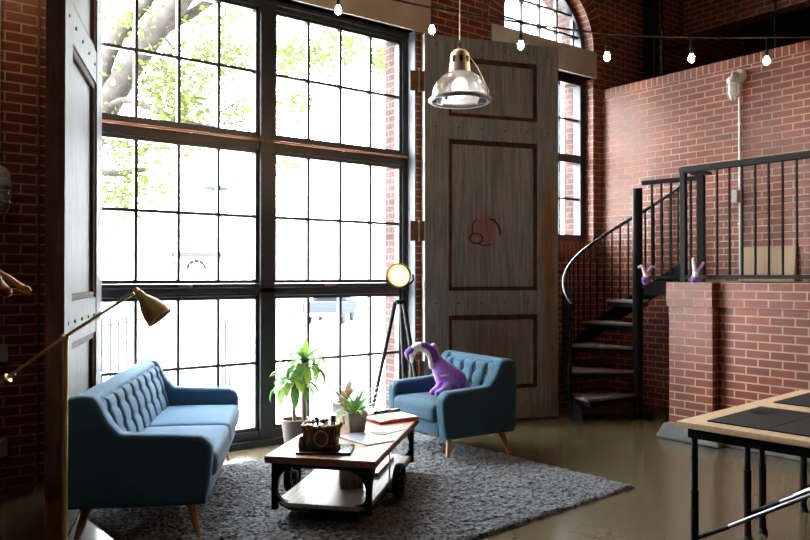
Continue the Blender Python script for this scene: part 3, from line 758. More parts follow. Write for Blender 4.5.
# ------------------------------------------------------------------ coffee table: an old factory cart
TL, TW, TZ = 1.38, .68, .416
ta = R(41); to = Vector((2.512, 3.59, ZR))
ctm = Matrix.Translation((to.x, to.y, 0)) @ rotz(ta)      # local x along the cart, y across to the sofa side
t = thing('coffee_table', 'wooden plank factory cart coffee table with black iron legs and wheels, on the rug', 'coffee table', (to.x, to.y, 0), ta)
MB().box(0, TL, 0, TW, TZ-.042, TZ).build('tabletop', M['tablewood'], t, bevel=.004)
e = MB(); e.box(-.004, 0, -.004, TW+.004, TZ-.042, TZ-.002); e.box(TL, TL+.004, -.004, TW+.004, TZ-.042, TZ-.002); e.box(0, TL, -.004, 0, TZ-.042, TZ-.002); e.box(0, TL, TW, TW+.004, TZ-.042, TZ-.002)
e.build('edge_band', M['edgewood'], t)
SZ = .135; c_ = .09
sl = [(.02+c_*.5, .05), (TL-.06, .05), (TL-.02, .05+c_*.6), (TL-.02, TW-.05-c_*.6), (TL-.06, TW-.05), (.02+c_, TW-.05), (.02, TW-.05-c_), (.02, .05+c_*.6)]
MB().plate(sl, SZ-.028, SZ).build('lower_shelf', M['shelfwood'], t, bevel=.003)
b = MB(); n = len(sl); b.plate([(x*1.004-.003, (y-TW/2)*1.012+TW/2) for x, y in sl], SZ-.040, SZ-.026); b.build('shelf_rim', M['iron'], t)
b = MB(); b.box(.02, TL-.02, .03, .06, TZ-.070, TZ-.043); b.box(.02, TL-.02, TW-.06, TW-.03, TZ-.070, TZ-.043); b.box(.02, .05, .03, TW-.03, TZ-.070, TZ-.043); b.box(TL-.05, TL-.02, .03, TW-.03, TZ-.070, TZ-.043)
b.build('apron', M['iron'], t)
def gusset(b, x0, y, sx, axis, zt, r=.13, dirn=1):
    "curved bracket in the corner between a leg and the rail above (or shelf below)"
    ol = [(0, 0)]+[(r*(1-sin(PI/2*i/8)), r*(1-cos(PI/2*i/8))) for i in range(9)]
    pts = [(u, -dirn*v) for u, v in ol]
    for (u0, u1) in ((-.018, .018),):
        n = len(pts); P_ = []
        for w in (u0, u1):
            for u, v in pts:
                P_.append((x0+sx*u, y+w, zt+v) if axis == 'x' else (x0+w, y+sx*u, zt+v))
        b.add(P_, [tuple(range(n)), tuple(range(2*n-1, n-1, -1))]+[(i, (i+1) % n, (i+1) % n+n, i+n) for i in range(n)])
for (lx, ly) in ((.045, .045), (.045, TW-.045), (TL-.045, .045), (TL-.045, TW-.045)):
    b = MB(); b.box(lx-.017, lx+.017, ly-.017, ly+.017, SZ-.05, TZ-.043)
    sx = 1 if lx < TL/2 else -1; sy = 1 if ly < TW/2 else -1
    gusset(b, lx+sx*.015, ly, sx, 'x', TZ-.068); gusset(b, lx, ly+sy*.015, sy, 'y', TZ-.068)
    gusset(b, lx, ly+sy*.015, sy, 'y', SZ, .07, -1)
    b.build('leg', M['iron'], t)
def cart_wheel(cx, cy, r):
    Mw = T(cx, cy, ZR+r) @ Matrix.Rotation(R(90), 4, 'X')
    b = MB().lathe([(r*.80, -.022), (r*.97, -.024), (r, -.016), (r, .016), (r*.97, .024), (r*.80, .022), (r*.80, -.022)], 32, Mw)
    w_ = b.build('wheel', M['iron'], t, smooth=True, angle=35)
    s = MB().lathe([(0, -.035), (.030, -.035), (.034, 0), (.030, .035), (0, .035)], 16, Mw)
    for k in range(6):
        a = 2*PI*k/6; s.tube([Mw @ Vector((.02*cos(a), .02*sin(a), 0)), Mw @ Vector((r*.84*cos(a), r*.84*sin(a), 0))], .009, 6)
    s.build('spokes', M['iron'], w_, smooth=True)
cart_wheel(.55, -.028, .115); cart_wheel(.55, TW+.028, .115)
MB().tube([(.55, -.03, SZ-.05), (.55, TW+.03, SZ-.05)], .012, 8).build('axle', M['iron'], t, smooth=True)
MB().tube([(.47, .02, SZ-.03), (.47, .02, TZ-.06)], .006, 8).build('brace_rod', M['steel'], t, smooth=True)
for cx in (.14, TL-.16):
    b = MB(); b.box(cx-.03, cx+.03, TW/2-.03, TW/2+.03, SZ-.05, SZ-.03)
    b.lathe([(.012, -.014), (.040, -.014), (.040, .014), (.012, .014), (.012, -.014)], 20, T(cx, TW/2, ZR+.041) @ Matrix.Rotation(R(90), 4, 'X'))
    for s in (-.020, .020): b.box(cx-.012, cx+.012, TW/2+s-.003, TW/2+s+.003, ZR+.035, SZ-.03)
    b.build('caster', M['iron'], t, smooth=True)
def on_table(x, y, z=TZ): return ctm @ Vector((x, y, z))
def tloc(px, py, z=TZ):
    Z = (EYE-z)*FPX/(py-276); p = at(px, py, Z); return Vector((p.x, p.y, z))

# things on the cart
p = tloc(322, 449.5)
t = thing('machine_model', 'rusty bronze antique machine with a front ring on the black coffee table tray', 'ornament', (p.x, p.y, TZ+.017), R(-43))
b = MB(); ol = []
for k in range(28):
    w = 2*PI*k/28; x = .105*math.copysign(abs(cos(w))**.5, cos(w)); y = .075*math.copysign(abs(sin(w))**.5, sin(w)); ol.append((x, y))
for (sc, za, zb_) in ((1.08, .0, .022), (.98, .022, .12), (1.0, .12, .13)): b.plate([(x*sc, y*sc) for x, y in ol], za, zb_)
b.build('body', M['oldmetal'], t, smooth=True, bevel=.004)
b = MB()
for k in range(28):
    x, y = ol[k]; h = .012+.012*abs(sin(k*1.9))
    b.ball((x*1.06, y*1.06, .130+h*.3), .016, 8, 6, (1, 1, 1.1))
    if k % 2 == 0: b.tube([(x*1.03, y*1.03, .13), (x*1.02, y*1.02, .085-.03*abs(sin(k*2.3)))], [.010, .005], 6)
b.plate([(x*1.02, y*1.02) for x, y in ol], .126, .142); b.build('crown_rim', M['oldtrim'], t, smooth=True)
rg = [(.012+.042*cos(2*PI*k/24), -.082, .070+.046*sin(2*PI*k/24)) for k in range(25)]
MB().tube(rg, .0045, 8)  .build('front_ring', M['brass'], t, smooth=True)
MB().lathe([(0, 0), (.036, 0), (.036, .006), (0, .006)], 20, T(.012, -.079, .070) @ Matrix.Rotation(R(90), 4, 'X')).build('dial', M['darkcover'], t, smooth=True)
MB().box(-.135, -.10, -.065, -.02, .0, .05).ball((-.118, -.045, .058), .020).build('side_block', M['oldmetal'], t, bevel=.004)
b = MB()
for (x, y, h) in ((-.06, .02, .03), (-.02, -.03, .045), (.01, .03, .03), (.075, -.02, .012)): b.tube([(x, y, .14), (x, y, .14+h)], .008, 8)
b.tube([(-.085, .0, .150), (-.02, -.02, .165)], .007, 8).tube([(-.02, .02, .16), (.05, -.03, .175)], .006, 8); b.ball((-.03, -.02, .182), .012); b.ball((.015, -.02, .165), .013)
b.build('lever', M['iron'], t, smooth=True)
b = MB(); b.box(.052, .092, -.030, .010, .142, .150); b.tube([(.072, -.01, .15), (.072, -.01, .205)], [.018, .018], 12); b.tube([(.03, .0, .142), (.03, .0, .185)], .010, 10); b.ball((-.005, .01, .16), .014)
b.build('chrome_cylinder', M['chrome'], t, smooth=True)
q = tloc(326, 450.5)
tr = tag(MB().rbox((0, 0, .0085), (.34, .235, .016), .007).build('tray', M['tray'], smooth=True), 'shiny black tray under the rusty machine on the coffee table', 'tray')
tr.location = (q.x, q.y, TZ); tr.rotation_euler = (0, 0, R(-40))

def planter(name, label, p, wt, wb, h, rz, m):
    t = thing(name, label, 'planter', p, rz, None)
    b = MB(); th = .012
    def ring(w, z): return [(-w, -w, z), (w, -w, z), (w, w, z), (-w, w, z)]
    vs = ring(wb, 0)+ring(wt, h)+ring(wt-th, h)+ring(wt-th*1.2, h-.03)
    fs = [(3,2,1,0)]+[(i+a, (i+1) % 4+a, (i+1) % 4+a+4, i+a+4) for a in (0, 4, 8) for i in range(4)]
    b.add(vs, fs).build('pot', m, t, bevel=.005)
    w = wt-th*1.1; MB().box(-w, w, -w, w, h-.035, h-.025).build('soil', M['soil'], t)
    return t
def blade(b, base, az, el, L, w, droop, n=9, fold=.25, tip=1.0):
    "a strap leaf rising from base"
    p = Vector(base); d = Vector((cos(az)*cos(el), sin(az)*cos(el), sin(el))); side = Vector((-sin(az), cos(az), 0)); vs = []
    e = el
    for i in range(n+1):
        t = i/n; wd = w*(.35+1.3*t if t < .5 else 1.0)*max(.02, (1-((t-.45)/.56)**2 if t > .45 else 1)**.8)*tip
        d = Vector((cos(az)*cos(e), sin(az)*cos(e), sin(e))); up = side.cross(d)*-1
        vs += [p+side*wd/2-up*(-fold*wd*.3), p-up*fold*wd*.3*0, p-side*wd/2-up*(-fold*wd*.3)]
        p = p+d*(L/n); e -= droop/n
    fs = []
    for i in range(n): fs += [(i*3, i*3+1, i*3+4, i*3+3), (i*3+1, i*3+2, i*3+5, i*3+4)]
    b.add(vs, fs)
def gp(z=0): return z
p = tloc(355.5, 430.5)
pl = planter('potted_bromeliad', 'small square stone planter holding a spiky green bromeliad on the coffee table', (p.x, p.y, TZ+.001), .070, .055, .135, R(-18), M['stone'])
rn = random.Random(11)
for k in range(38):
    b = MB(); az = rn.random()*2*PI; ring = k/38
    el = R(82-50*ring+rn.uniform(-8, 8)); L = rn.uniform(.20, .30)
    blade(b, (.018*cos(az), .018*sin(az), .10), az, el, L, .022+.010*rn.random(), R(50+60*ring), 8)
    b.build('leaf', M['leafyel'] if k % 4 == 0 else M['leaf'], pl, smooth=True, recalc=False)
# long thin arching leaves
for (px_az, L) in ((-37.3+180, .30), (-37.3+8, .30), (-37.3-10, .24), (-37.3+165, .22)):
    b = MB(); blade(b, (0, 0, .12), R(px_az), R(42), L, .018, R(70), 9); b.build('leaf', M['leaf'], pl, smooth=True, recalc=False)
p = tloc(344, 421.5)
pl2 = planter('potted_plant', 'pale rough stone planter with reddish leaves behind the bromeliad on the coffee table', (p.x, p.y, TZ+.001), .065, .058, .15, R(10), M['palestone'])
for k in range(12):
    b = MB(); az = rn.random()*2*PI
    blade(b, (.015*cos(az), .015*sin(az), .12), az, R(rn.uniform(50, 88)), rn.uniform(.16, .26), .036, R(rn.uniform(20, 70)), 8)
    b.build('leaf', M['leafred'] if k % 3 else M['leaf'], pl2, smooth=True, recalc=False)

def book(name, label, corners, z, h, m, cat='book', group=None, page=True):
    "four px corners on height z"
    c = [tloc(*q, z) for q in corners]; o = sum((Vector((q.x, q.y, 0)) for q in c), Vector())/4
    e = (c[1]-c[0]); rz = math.atan2(e.y, e.x)
    L = ((c[1]-c[0]).length+(c[2]-c[3]).length)/2; W = ((c[3]-c[0]).length+(c[2]-c[1]).length)/2
    t = thing(name, label, cat, (o.x, o.y, z), rz, group)
    return t, L, W
t, L, W = book('book', 'red-covered open book lying near the armchair end of the coffee table', [(370, 420.5), (387, 426), (411, 418.5), (396, 413.5)], TZ+.001, .02, None)
MB().box(-L/2, L/2, -W/2, W/2, 0, .022).build('cover', M['redcover'], t, bevel=.002)
MB().box(-L/2+.012, L/2-.008, -W/2+.07, W/2-.006, .022, .028).build('pages', M['paper'], t)
t, L, W = book('book', 'faded pink book behind the red open book on the coffee table', [(350, 417.5), (366, 417.5), (380, 412.5), (364, 412)], TZ+.001, .03, None)
MB().box(-L/2, L/2, -W/2, W/2, .003, .025).build('pages', M['paper'], t)
b = MB(); b.box(-L/2-.003, L/2+.003, -W/2-.003, W/2+.003, .025, .029); b.box(-L/2-.003, L/2+.003, -W/2-.003, W/2+.003, 0, .003); b.box(-L/2-.003, L/2+.003, -W/2-.006, -W/2-.003, 0, .029); b.build('cover', M['pinkcover'], t)
t, L, W = book('book', 'thin dark brown book beside the red open book on the coffee table', [(389.5, 412.6), (394, 413.2), (399, 411.2), (394.5, 410.6)], TZ+.001, .03, None)
MB().box(-L/2, L/2, -W/2, W/2, 0, .026).build('cover', M['darkcover'], t, bevel=.002)
t, L, W = book('magazine', 'pale blue magazine at the open edge of the coffee table between tray and red book', [(343, 438), (371, 446.5), (389, 440), (361, 431.5)], TZ+.001, .006, None, 'magazine')
MB().box(-L/2, L/2, -W/2, W/2, 0, .006).build('pages', M['paper'], t)
MB().box(-L/2-.001, L/2+.001, -W/2-.001, W/2+.001, .006, .0075).build('cover', M['bluepaper'], t)
t, L, W = book('leaflet', 'white paper sheet lying flat between magazine and red book', [(374, 433.5), (389, 436), (401, 427.5), (387, 425.5)], TZ+.001, .003, None, 'paper')
MB().box(-L/2, L/2, -W/2, W/2, 0, .003).build('sheet', M['paper'], t)
# on the lower shelf
q = tloc(351, 486, SZ)
t = thing('crate', 'small grey wooden crate standing on the lower shelf of the coffee table', 'crate', (q.x, q.y, SZ+.001), R(-28))
MB().box(-.075, .075, -.055, .055, 0, .15).build('body', M['boxgrey'], t, bevel=.004)
for x in (-.066, -.03, .03, .066): MB().box(x-.010, x+.010, -.062, -.055, 0, .15).build('slat', M['boxgrey'], t, bevel=.002)
MB().box(-.08, .08, -.06, .06, .15, .162).build('lid', M['darkcover'], t)
q = tloc(381, 467, SZ)
t = thing('board', 'flat brown-edged wooden board lying on the lower shelf of the coffee table', 'board', (q.x, q.y, SZ+.001), ta)
MB().box(-.24, .24, -.035, .035, 0, .02).build('plank', M['tablewood'], t)
MB().box(-.24, .24, -.039, -.035, 0, .024).build('edge', M['edgewood'], t)

# ------------------------------------------------------------------ corn plant in its pot
p = at(296, 430, 6.22); zf = ZR
t = thing('corn_plant', 'tall two-stemmed corn plant in a taupe pot by the window behind the coffee table', 'potted plant', (p.x, p.y, zf), R(-37.3))
MB().lathe([(0, 0), (.085, 0), (.118, .255), (.122, .255), (.122, .275), (.108, .275), (.104, .24), (0, .24)], 32).build('pot', M['taupe'], t, smooth=True, angle=35)
MB().lathe([(0, .242), (.104, .242)], 24).build('soil', M['soil'], t)
k_ = 6.22/FPX
def gz(py): return EYE-(py-276)*k_-zf
stems = [((294-296)*k_, .01, gz(384)), ((305-296)*k_, -.02, gz(364))]
MB().tube([(stems[0][0]+.004, .01, .22), (stems[0][0], .01, stems[0][2]*.6), stems[0]], [.019, .017, .014], 12).build('stem', M['cane'], t, smooth=True)
MB().tube([(stems[1][0]-.002, -.02, .22), (stems[1][0]-.004, -.02, stems[1][2]*.6), stems[1]], [.022, .021, .018], 12).build('stem', M['cane'], t, smooth=True)
rn = random.Random(21)
for si, (sx, sy, sz) in enumerate(stems):
    for k in range(26 if si else 24):
        b = MB(); az = 2.399*k+si; q = k/25
        el = R(74-62*q+rn.uniform(-10, 10)); L = rn.uniform(.21, .30)
        blade(b, (sx+.008*cos(az), sy+.008*sin(az), sz-.05+.07*(1-q)), az, el, L, rn.uniform(.065, .085), R(100+55*q), 9, fold=.5)
        b.build('leaf', M['leafyel'] if (k % 5 == 0) else M['leaf'], t, smooth=True, recalc=False)
for (dx, dz, az, el, L, dr, m) in ((.005, .03, 90, 86, .19, 20, 'leafyel'), (-.01, .02, 180, 82, .17, 30, 'leafyel'), (-.15, -.05, 185, 10, .16, 70, 'leafyel')):
    b = MB(); x0, y0, z0 = stems[1]; blade(b, (x0+dx, y0, z0+dz), R(az), R(el), L, .055, R(dr), 9, fold=.5); b.build('leaf', M[m], t, smooth=True, recalc=False)

# ------------------------------------------------------------------ tripod spot lamp
lp = at(400, 300, 7.30); LX, LY = lp.x, lp.y
t = thing('tripod_lamp', 'black tripod floor lamp with a glowing round spotlight head by the window corner', 'floor lamp', (LX, LY, 0), 0)
HZ = lp.z-.02
MB().lathe([(0, HZ-.02), (.055, HZ-.02), (.055, HZ+.02), (.012, HZ+.025), (.012, HZ+.13), (0, HZ+.13)], 18).build('hub', M['iron'], t, smooth=True, angle=35)
for a in (158, 280, 42):
    d = Vector((cos(R(a)), sin(R(a)), 0)); MB().tube([d*.05+Vector((0, 0, HZ)), d*.32+Vector((0, 0, .0))], [.027, .021], 10, flat=.7).build('leg', M['rust_leg'] if 0 else M['iron'], t, smooth=True)
cdir = (Vector((0, 0, 0))-Vector((LX, LY, 0))).normalized(); ld = (cdir+Vector((-.795, .606, 0))*.30+Vector((0, 0, -.22))).normalized()
hc = Vector((0, 0, HZ+.27))
Mh = axis_m(hc, ld)
MB().lathe([(.0, -.17), (.045, -.168), (.07, -.13), (.105, -.03), (.118, .03), (.122, .05), (.112, .052), (.105, .035)], 28, Mh).build('lamp_head', M['brass_dark'] if 0 else M['oldtrim'], t, smooth=True, angle=50)
MB().lathe([(0, .047), (.05, .046), (.078, .042)], 28, Mh).build('lens', M['spot'], t, smooth=True); MB().lathe([(.078, .042), (.108, .046)], 28, Mh).build('reflector', M['lensring'], t, smooth=True)
b = MB(); ys = [hc+Vector((.606*0, 0, 0))+Mh.to_3x3() @ Vector((.125*cos(w), 0, 0))+Vector((0, 0, -.125*sin(w) if 0 else 0)) for w in (0,)]
sd = Mh.to_3x3() @ Vector((1, 0, 0)); sd.z = 0; sd.normalize()
b.tube(smoothpath([hc+sd*.13, hc+sd*.125+Vector((0, 0, -.07)), hc+Vector((0, 0, -.125)), hc-sd*.125+Vector((0, 0, -.07)), hc-sd*.13], 6), .009, 8)
b.build('yoke', M['iron'], t, smooth=True)

# ------------------------------------------------------------------ brass reading lamp
zl = 3.72; bp = at(65.5, 340, zl)
t = thing('reading_lamp', 'aged brass floor reading lamp with a swing arm and bell shade beside the sofa', 'floor lamp', (bp.x, bp.y, 0), R(-37.3))
jz = at(66, 337, zl).z; kk = zl/FPX
def L3(px, py, y=0): return Vector(((px-65.5)*kk, y, jz-(py-337)*kk))
MB().lathe([(0, 0), (.125, 0), (.125, .012), (.10, .022), (.02, .03), (0, .03)], 32).build('base', M['brass'], t, smooth=True, angle=35)
MB().tube([(0, 0, .02), (0, 0, jz-.035)], .0140, 14).build('pole', M['brass'], t, smooth=True)
b = MB(); b.ball(L3(65.5, 337), .020); b.tube([L3(65.5, 337)+Vector((0, -.03, 0)), L3(65.5, 337)+Vector((0, .03, 0))], .010, 10); b.tube([(0, 0, jz-.05), (0, 0, jz-.01)], .015, 12); b.build('joint', M['brass'], t, smooth=True)
MB().tube([L3(6, 379), L3(65.5, 337, -.012), L3(134, 293)], .0085, 10).build('swing_arm', M['brass'], t, smooth=True)
b = MB(); b.tube([L3(-3, 386), L3(7.5, 378)], .016, 12); b.tube([L3(7, 379), L3(9, 377.5)], .026, 12); b.tube([L3(11, 376), L3(15, 373)], .011, 10); b.build('counterweight', M['brass'], t, smooth=True)
hp = L3(137, 290); b = MB(); b.ball(hp, .014); b.tube([hp+Vector((0, -.02, 0)), hp+Vector((0, .02, 0))], .010, 10); b.build('shade_joint', M['brass'], t, smooth=True)
sdv = (L3(161, 319)-L3(138, 292)).normalized()
Ms = axis_m(L3(138, 292), sdv)
MB().lathe([(0, 0), (.020, .002), (.024, .035), (.034, .052), (.050, .085), (.062, .125), (.067, .165), (.0685, .172), (.064, .172), (.058, .125), (.046, .085), (.03, .055), (.0, .05)], 28, Ms).build('shade', M['brass'], t, smooth=True, angle=60)
# ------------------------------------------------------------------ work tables
da = R(4); DN = Vector((3.41, 2.195)); DZ = .762
def dpos(x, y): v = rotz(da) @ Vector((x, y, 0)); return Vector((DN.x+v.x, DN.y+v.y, 0))
def make_desk(label, off):
    o = dpos(off, 0); W, L = .79, 1.55
    t = thing('folding_table', label, 'table', o, da, 'work tables')
    MB().box(0, W, -L, 0, DZ-.030, DZ).build('tabletop', M['palewood'], t, bevel=.003)
    b = MB()
    for x in (.06, W-.09): b.box(x, x+.03, -L+.03, -.03, DZ-.088, DZ-.031)
    for y in (-L+.03, -.06): b.box(.06, W-.06, y, y+.03, DZ-.088, DZ-.031)
    b.build('apron', M['iron'], t)
    for x in (.10, W-.085):
        for y, s in ((-.045, -1), (-L+.045, 1)):
            b = MB(); b.tube([(x, y, DZ-.04), (x, y, .39)], .0165, 14); b.tube([(x, y, .39), (x, y, .015)], .0205, 14); b.tube([(x, y, .40), (x, y, .385)], .022, 14)
            lg = b.build('leg', M['iron'], t, smooth=True, angle=35)
            MB().lathe([(0, 0), (.030, 0), (.030, .008), (.022, .03), (0, .03)], 14, T(x, y, 0)).build('foot', M['rubber'], lg, smooth=True, angle=35)
            MB().tube([(x, y, .40), (x, y, .393)], .0215, 14).build('collar', M['steel'], lg, smooth=True)
            br = MB().tube([(x, y, .15), (x, y+s*.18, .26)], .012, 10).build('brace', M['iron'], t, smooth=True)
            MB().tube([(x, y+s*.17, .254), (x, y+s*.90, DZ-.05)], .0105, 10).build('brace_tube', M['darkchrome'], br, smooth=True)
    return t
make_desk('pale wood folding table with black legs, the one closer to the rug', 0)
make_desk('pale wood folding table with black legs, the one closer to the low brick wall', .795)
def make_mat(label, x0, y0, W):
    o = dpos(x0, y0); t = thing('desk_mat', label, 'mat', (o.x, o.y, DZ+.0005), da, 'black folding mats')
    b = MB()
    for k in range(4): b.box(0, W, -.30*(k+1)+.004, -.30*k, 0, .007)
    b.build('panels', M['blackmat'], t, bevel=.0015)
    MB().box(.02, W-.02, -1.19, -.01, .0005, .003).build('backing', M['rubber'], t)
    MB().box(W*.60, W*.60+.125, -.135, -.045, .0072, .0085).build('square_patch', M['iron'], t)
make_mat('black folding mat on the pale table closer to the rug', .095, -.115, .62)
make_mat('black folding mat on the pale table closer to the low brick wall', .92, -.10, .61)

# ------------------------------------------------------------------ pendant lamp
pp = at(460, 100, 5.0)
t = thing('pendant_lamp', 'big glass bell pendant lamp with aluminium neck hanging before the grey barn door', 'pendant lamp', pp, 0)
s = 5.0/FPX
prof = [(.186, .0), (.186, .03), (.180, .075), (.160, .115), (.130, .150), (.095, .176), (.074, .186)]
MB().lathe(prof, 40).build('shade', M['holo'], t, smooth=True, angle=50)
MB().lathe([(.183, .013), (.203, .013), (.212, .004), (.212, -.006), (.203, -.014), (.183, -.012)], 40).build('rim', M['greypaint'], t, smooth=True, angle=60)
nk = MB().lathe([(.074, .182), (.072, .20), (.063, .295), (.060, .315), (.040, .335), (.0, .34)], 24).build('neck', M['castalu'], t, smooth=True, angle=50)
b = MB()
for k in range(8):
    a = 2*PI*k/8+.2; d = Vector((cos(a), sin(a), 0)); sd = Vector((-sin(a), cos(a), 0)); c = d*.066+Vector((0, 0, .268))
    b.box(-.010, .010, -.002, .002, -.020, .020, T(*c) @ rotz(a+PI/2))
b.build('vent_slots', M['dark'], nk)
b = MB(); b.tube([(0, 0, .33), (0, 0, .375)], .008, 8); b.tube([(.016*cos(w), 0, .385+.016*sin(w)) for w in [2*PI*i/14 for i in range(15)]], .004, 6); b.build('hook', M['iron'], t, smooth=True)
MB().tube([(0, 0, .395), (0, 0, ZC-pp.z-.005)], .004, 8).build('cord', M['greypaint'], t, smooth=True)
rtv = RT
MB().tube([rtv*.062+Vector((0, 0, .30)), rtv*.12+Vector((0, 0, .22)), rtv*.192+Vector((0, 0, .07)), rtv*.196+Vector((0, 0, .0))], .0035, 6).build('safety_cable', M['conduit'], t, smooth=True)
b = MB(); b.tube([rtv*-.10+FW*-.16+Vector((0, 0, -.014)), rtv*-.10+FW*-.16+Vector((0, 0, -.032))], .008, 8); b.build('clip', M['steel'], t, smooth=True)
MB().ball((0, 0, .085), .055, 16, 10, (1, 1, 1.35)).build('bulb', M['pbulb'], t, smooth=True)

PEND = t
for (x, y, z, lab) in ((5.6, .2, 4.1, 'added off-frame glass bell pendant lamp for fill over the pale folding tables'), (8.6, -1.6, 5.2, 'added off-frame glass bell pendant lamp for fill over the steel platform'), (-.6, 2.6, 4.3, 'added off-frame glass bell pendant lamp for fill over the clothes rack')):  # pendant copies added out of view for fill light
    o = dup(PEND, (x, y, z), 0, lab)
    for ch in o.children:
        if ch.name.startswith('cord'):
            k = (ZC-z-.395)/(ZC-pp.z-.395); ch.scale.z = k; ch.location.z = .395*(1-k)
def lamp(name, kind, loc, power, color, **k):
    l = bpy.data.lights.new(name, kind); l.energy = power; l.color = color
    for a, v in k.items(): setattr(l, a, v)
    o = bpy.data.objects.new(name, l); COL.objects.link(o); o.location = loc; return o
for (x, y, z, pw_) in FILL_LAMPS:
    lamp('fill_light', 'POINT', (x, y, z-.06), pw_, (1, .90, .78), shadow_soft_size=.20)  # added fill light just below the unseen pendant
# ------------------------------------------------------------------ string lights
t = thing('string_lights', 'string of warm bulbs on a black cord sagging across the upper room', 'string lights', (0, 0, 0))
bulbs = [(-60, -108, -126), (60, -100, -119), (160, -52, -72), (248, -14, -36), (338, 9, -14), (432, 29, 7), (521, 44.5, 22), (607.5, 56, 33), (692, 57.5, 36.5), (767.5, 60, 36.5), (850, 58, 35), (935, 50, 27), (1020, 38, 15)]
Zs = [4.6, 4.8, 4.9, 4.95, 5.0, 5.05, 5.1, 5.15, 5.2, 5.25, 5.3, 5.35, 5.4]
cpts = [at(-200, -130, 4.4)]+[at(b_[0], b_[2], z) for b_, z in zip(bulbs, Zs)]+[at(1120, -2, 5.45)]
MB().tube(smoothpath(cpts, 8), .0075, 8).build('cord', M['cord'], t, smooth=True)
for (px, py, pc_), z in zip(bulbs, Zs):
    c = at(px, py, z); top = at(px, pc_, z); k = z/FPX
    b = MB(); b.tube([top, c+Vector((0, 0, 10*k))], .0045, 8); b.tube([c+Vector((0, 0, 11*k)), c+Vector((0, 0, 4*k))], [.011, .013], 12); b.ball(top, .012)
    so_ = b.build('socket', M['cord'], t, smooth=True)
    MB().lathe([(0, -.031), (.010, -.029), (.018, -.020), (.0215, -.006), (.020, .006), (.013, .019), (.010, .029), (0, .03)], 16, T(*c)).build('bulb', M['bulb'], so_, smooth=True)

# ------------------------------------------------------------------ plush toys
def tubeball(b, pts, rs, k=6, n=14):
    P_ = smoothpath(pts, k); m = len(P_)
    rr = []
    for i in range(m):
        t_ = i/k; a = min(int(t_), len(rs)-2); f_ = t_-a; f_ = f_*f_*(3-2*f_); rr.append(rs[a]*(1-f_)+rs[a+1]*f_)
    b.tube(P_, rr, n); b.ball(P_[0], rr[0], n, 8); b.ball(P_[-1], rr[-1], n, 8)
zz = 6.42; kq = zz/FPX; base = at(446, 397.5, zz)
t = thing('plush_toy', 'purple long-necked plush creature sitting in the blue armchair', 'soft toy', (base.x, base.y, base.z+.028), R(-37.3))
def Q(px, py, y=0): return Vector(((px-446)*kq, y, (397.5-py)*kq))
b = MB(); prof = [((453, 392), .118), ((451.5, 385), .135), ((444, 375), .103), ((437.5, 365.5), .062), ((434.5, 359), .042)]
P_ = smoothpath([Q(*p, 0) for p, r_ in prof], 6); rr = []
for i in range(len(P_)):
    a = min(i//6, 3); f_ = (i/6)-a; rr.append(prof[a][1]*(1-f_)+prof[a+1][1]*f_)
b.tube(P_, [x*.70 for x in rr], 22, flat=1/.70); b.ball(Q(452.5, 391), .118, 20, 12, (1.0, .70, .45))
body = b.build('body', M['purple'], t, smooth=True, angle=180)
b = MB(); tubeball(b, [Q(450, 392, .02), Q(459, 390, .02), Q(465, 388, .02), Q(468, 388.5, .02)], [.055, .05, .035, .018]); b.build('tail', M['purple'], t, smooth=True, angle=180)
b = MB(); tubeball(b, [Q(447, 389, -.06), Q(443, 393, -.09), Q(437.5, 394.3, -.10)], [.05, .042, .030]); tubeball(b, [Q(442, 386, -.03), Q(437, 391.5, -.05), Q(432.5, 394, -.06)], [.045, .035, .028]); b.build('paws', M['purple'], t, smooth=True, angle=180)
b = MB(); b.ball(Q(450, 390.5, -.075), .062, 14, 8, (1.3, .42, .75)); b.ball(Q(460, 388, -.055), .040, 14, 8, (1, .6, .8)); b.build('belly_dark', M['darkpurple'], t, smooth=True, angle=180)  # darker purple over the lower belly
nkp = [Q(435.5, 363), Q(432, 354.5), Q(425.5, 349.6), Q(418, 349.2), Q(412, 353)]
b = MB(); tubeball(b, nkp, [.047, .038, .034, .031, .032]); b.build('neck', M['darkpurple'], t, smooth=True, angle=180)
b = MB(); tubeball(b, [p+Vector(o_) for p, o_ in zip([Q(431.5, 369), Q(429.5, 359.5), Q(424.5, 353.2), Q(418, 352.4), Q(414, 355.5)], [(0, -.018, 0)]*5)], [.024, .022, .022, .020, .018]); b.build('neck_front', M['whiteplush'], t, smooth=True, angle=180)
b = MB(); tubeball(b, [Q(419.5, 349, -.005), Q(417, 349.3, -.005), Q(415, 350.4, -.005)], [.033, .0345, .033]); b.build('neck_band', M['whiteplush'], t, smooth=True, angle=180)
b = MB(); tubeball(b, [Q(411.5, 353.5), Q(409, 357.5), Q(408.5, 361)], [.033, .036, .022]); hd = b.build('head', M['darkpurple'], t, smooth=True, angle=180)
b = MB(); tubeball(b, [Q(411, 358, -.022), Q(411.5, 362, -.012), Q(412, 364.5, -.01)], [.020, .018, .011]); b.build('muzzle', M['whiteplush'], hd, smooth=True, angle=180)
b = MB(); b.ball(Q(408, 356, -.036), .008, 8, 6); b.build('eye', M['dark'], hd, smooth=True)
b = MB(); tubeball(b, [Q(407, 353.5), Q(405.8, 356.5), Q(405.5, 358.5)], [.012, .014, .007]); b.build('crest', M['purple'], hd, smooth=True, angle=180)
b = MB(); tubeball(b, [Q(436, 362, .03), Q(435, 354, .05), Q(433.5, 350.5, .05)], [.030, .038, .030]); b.build('wing', M['pinkplush'], t, smooth=True, angle=180)
b = MB(); rn = random.Random(5)
px = 440.5
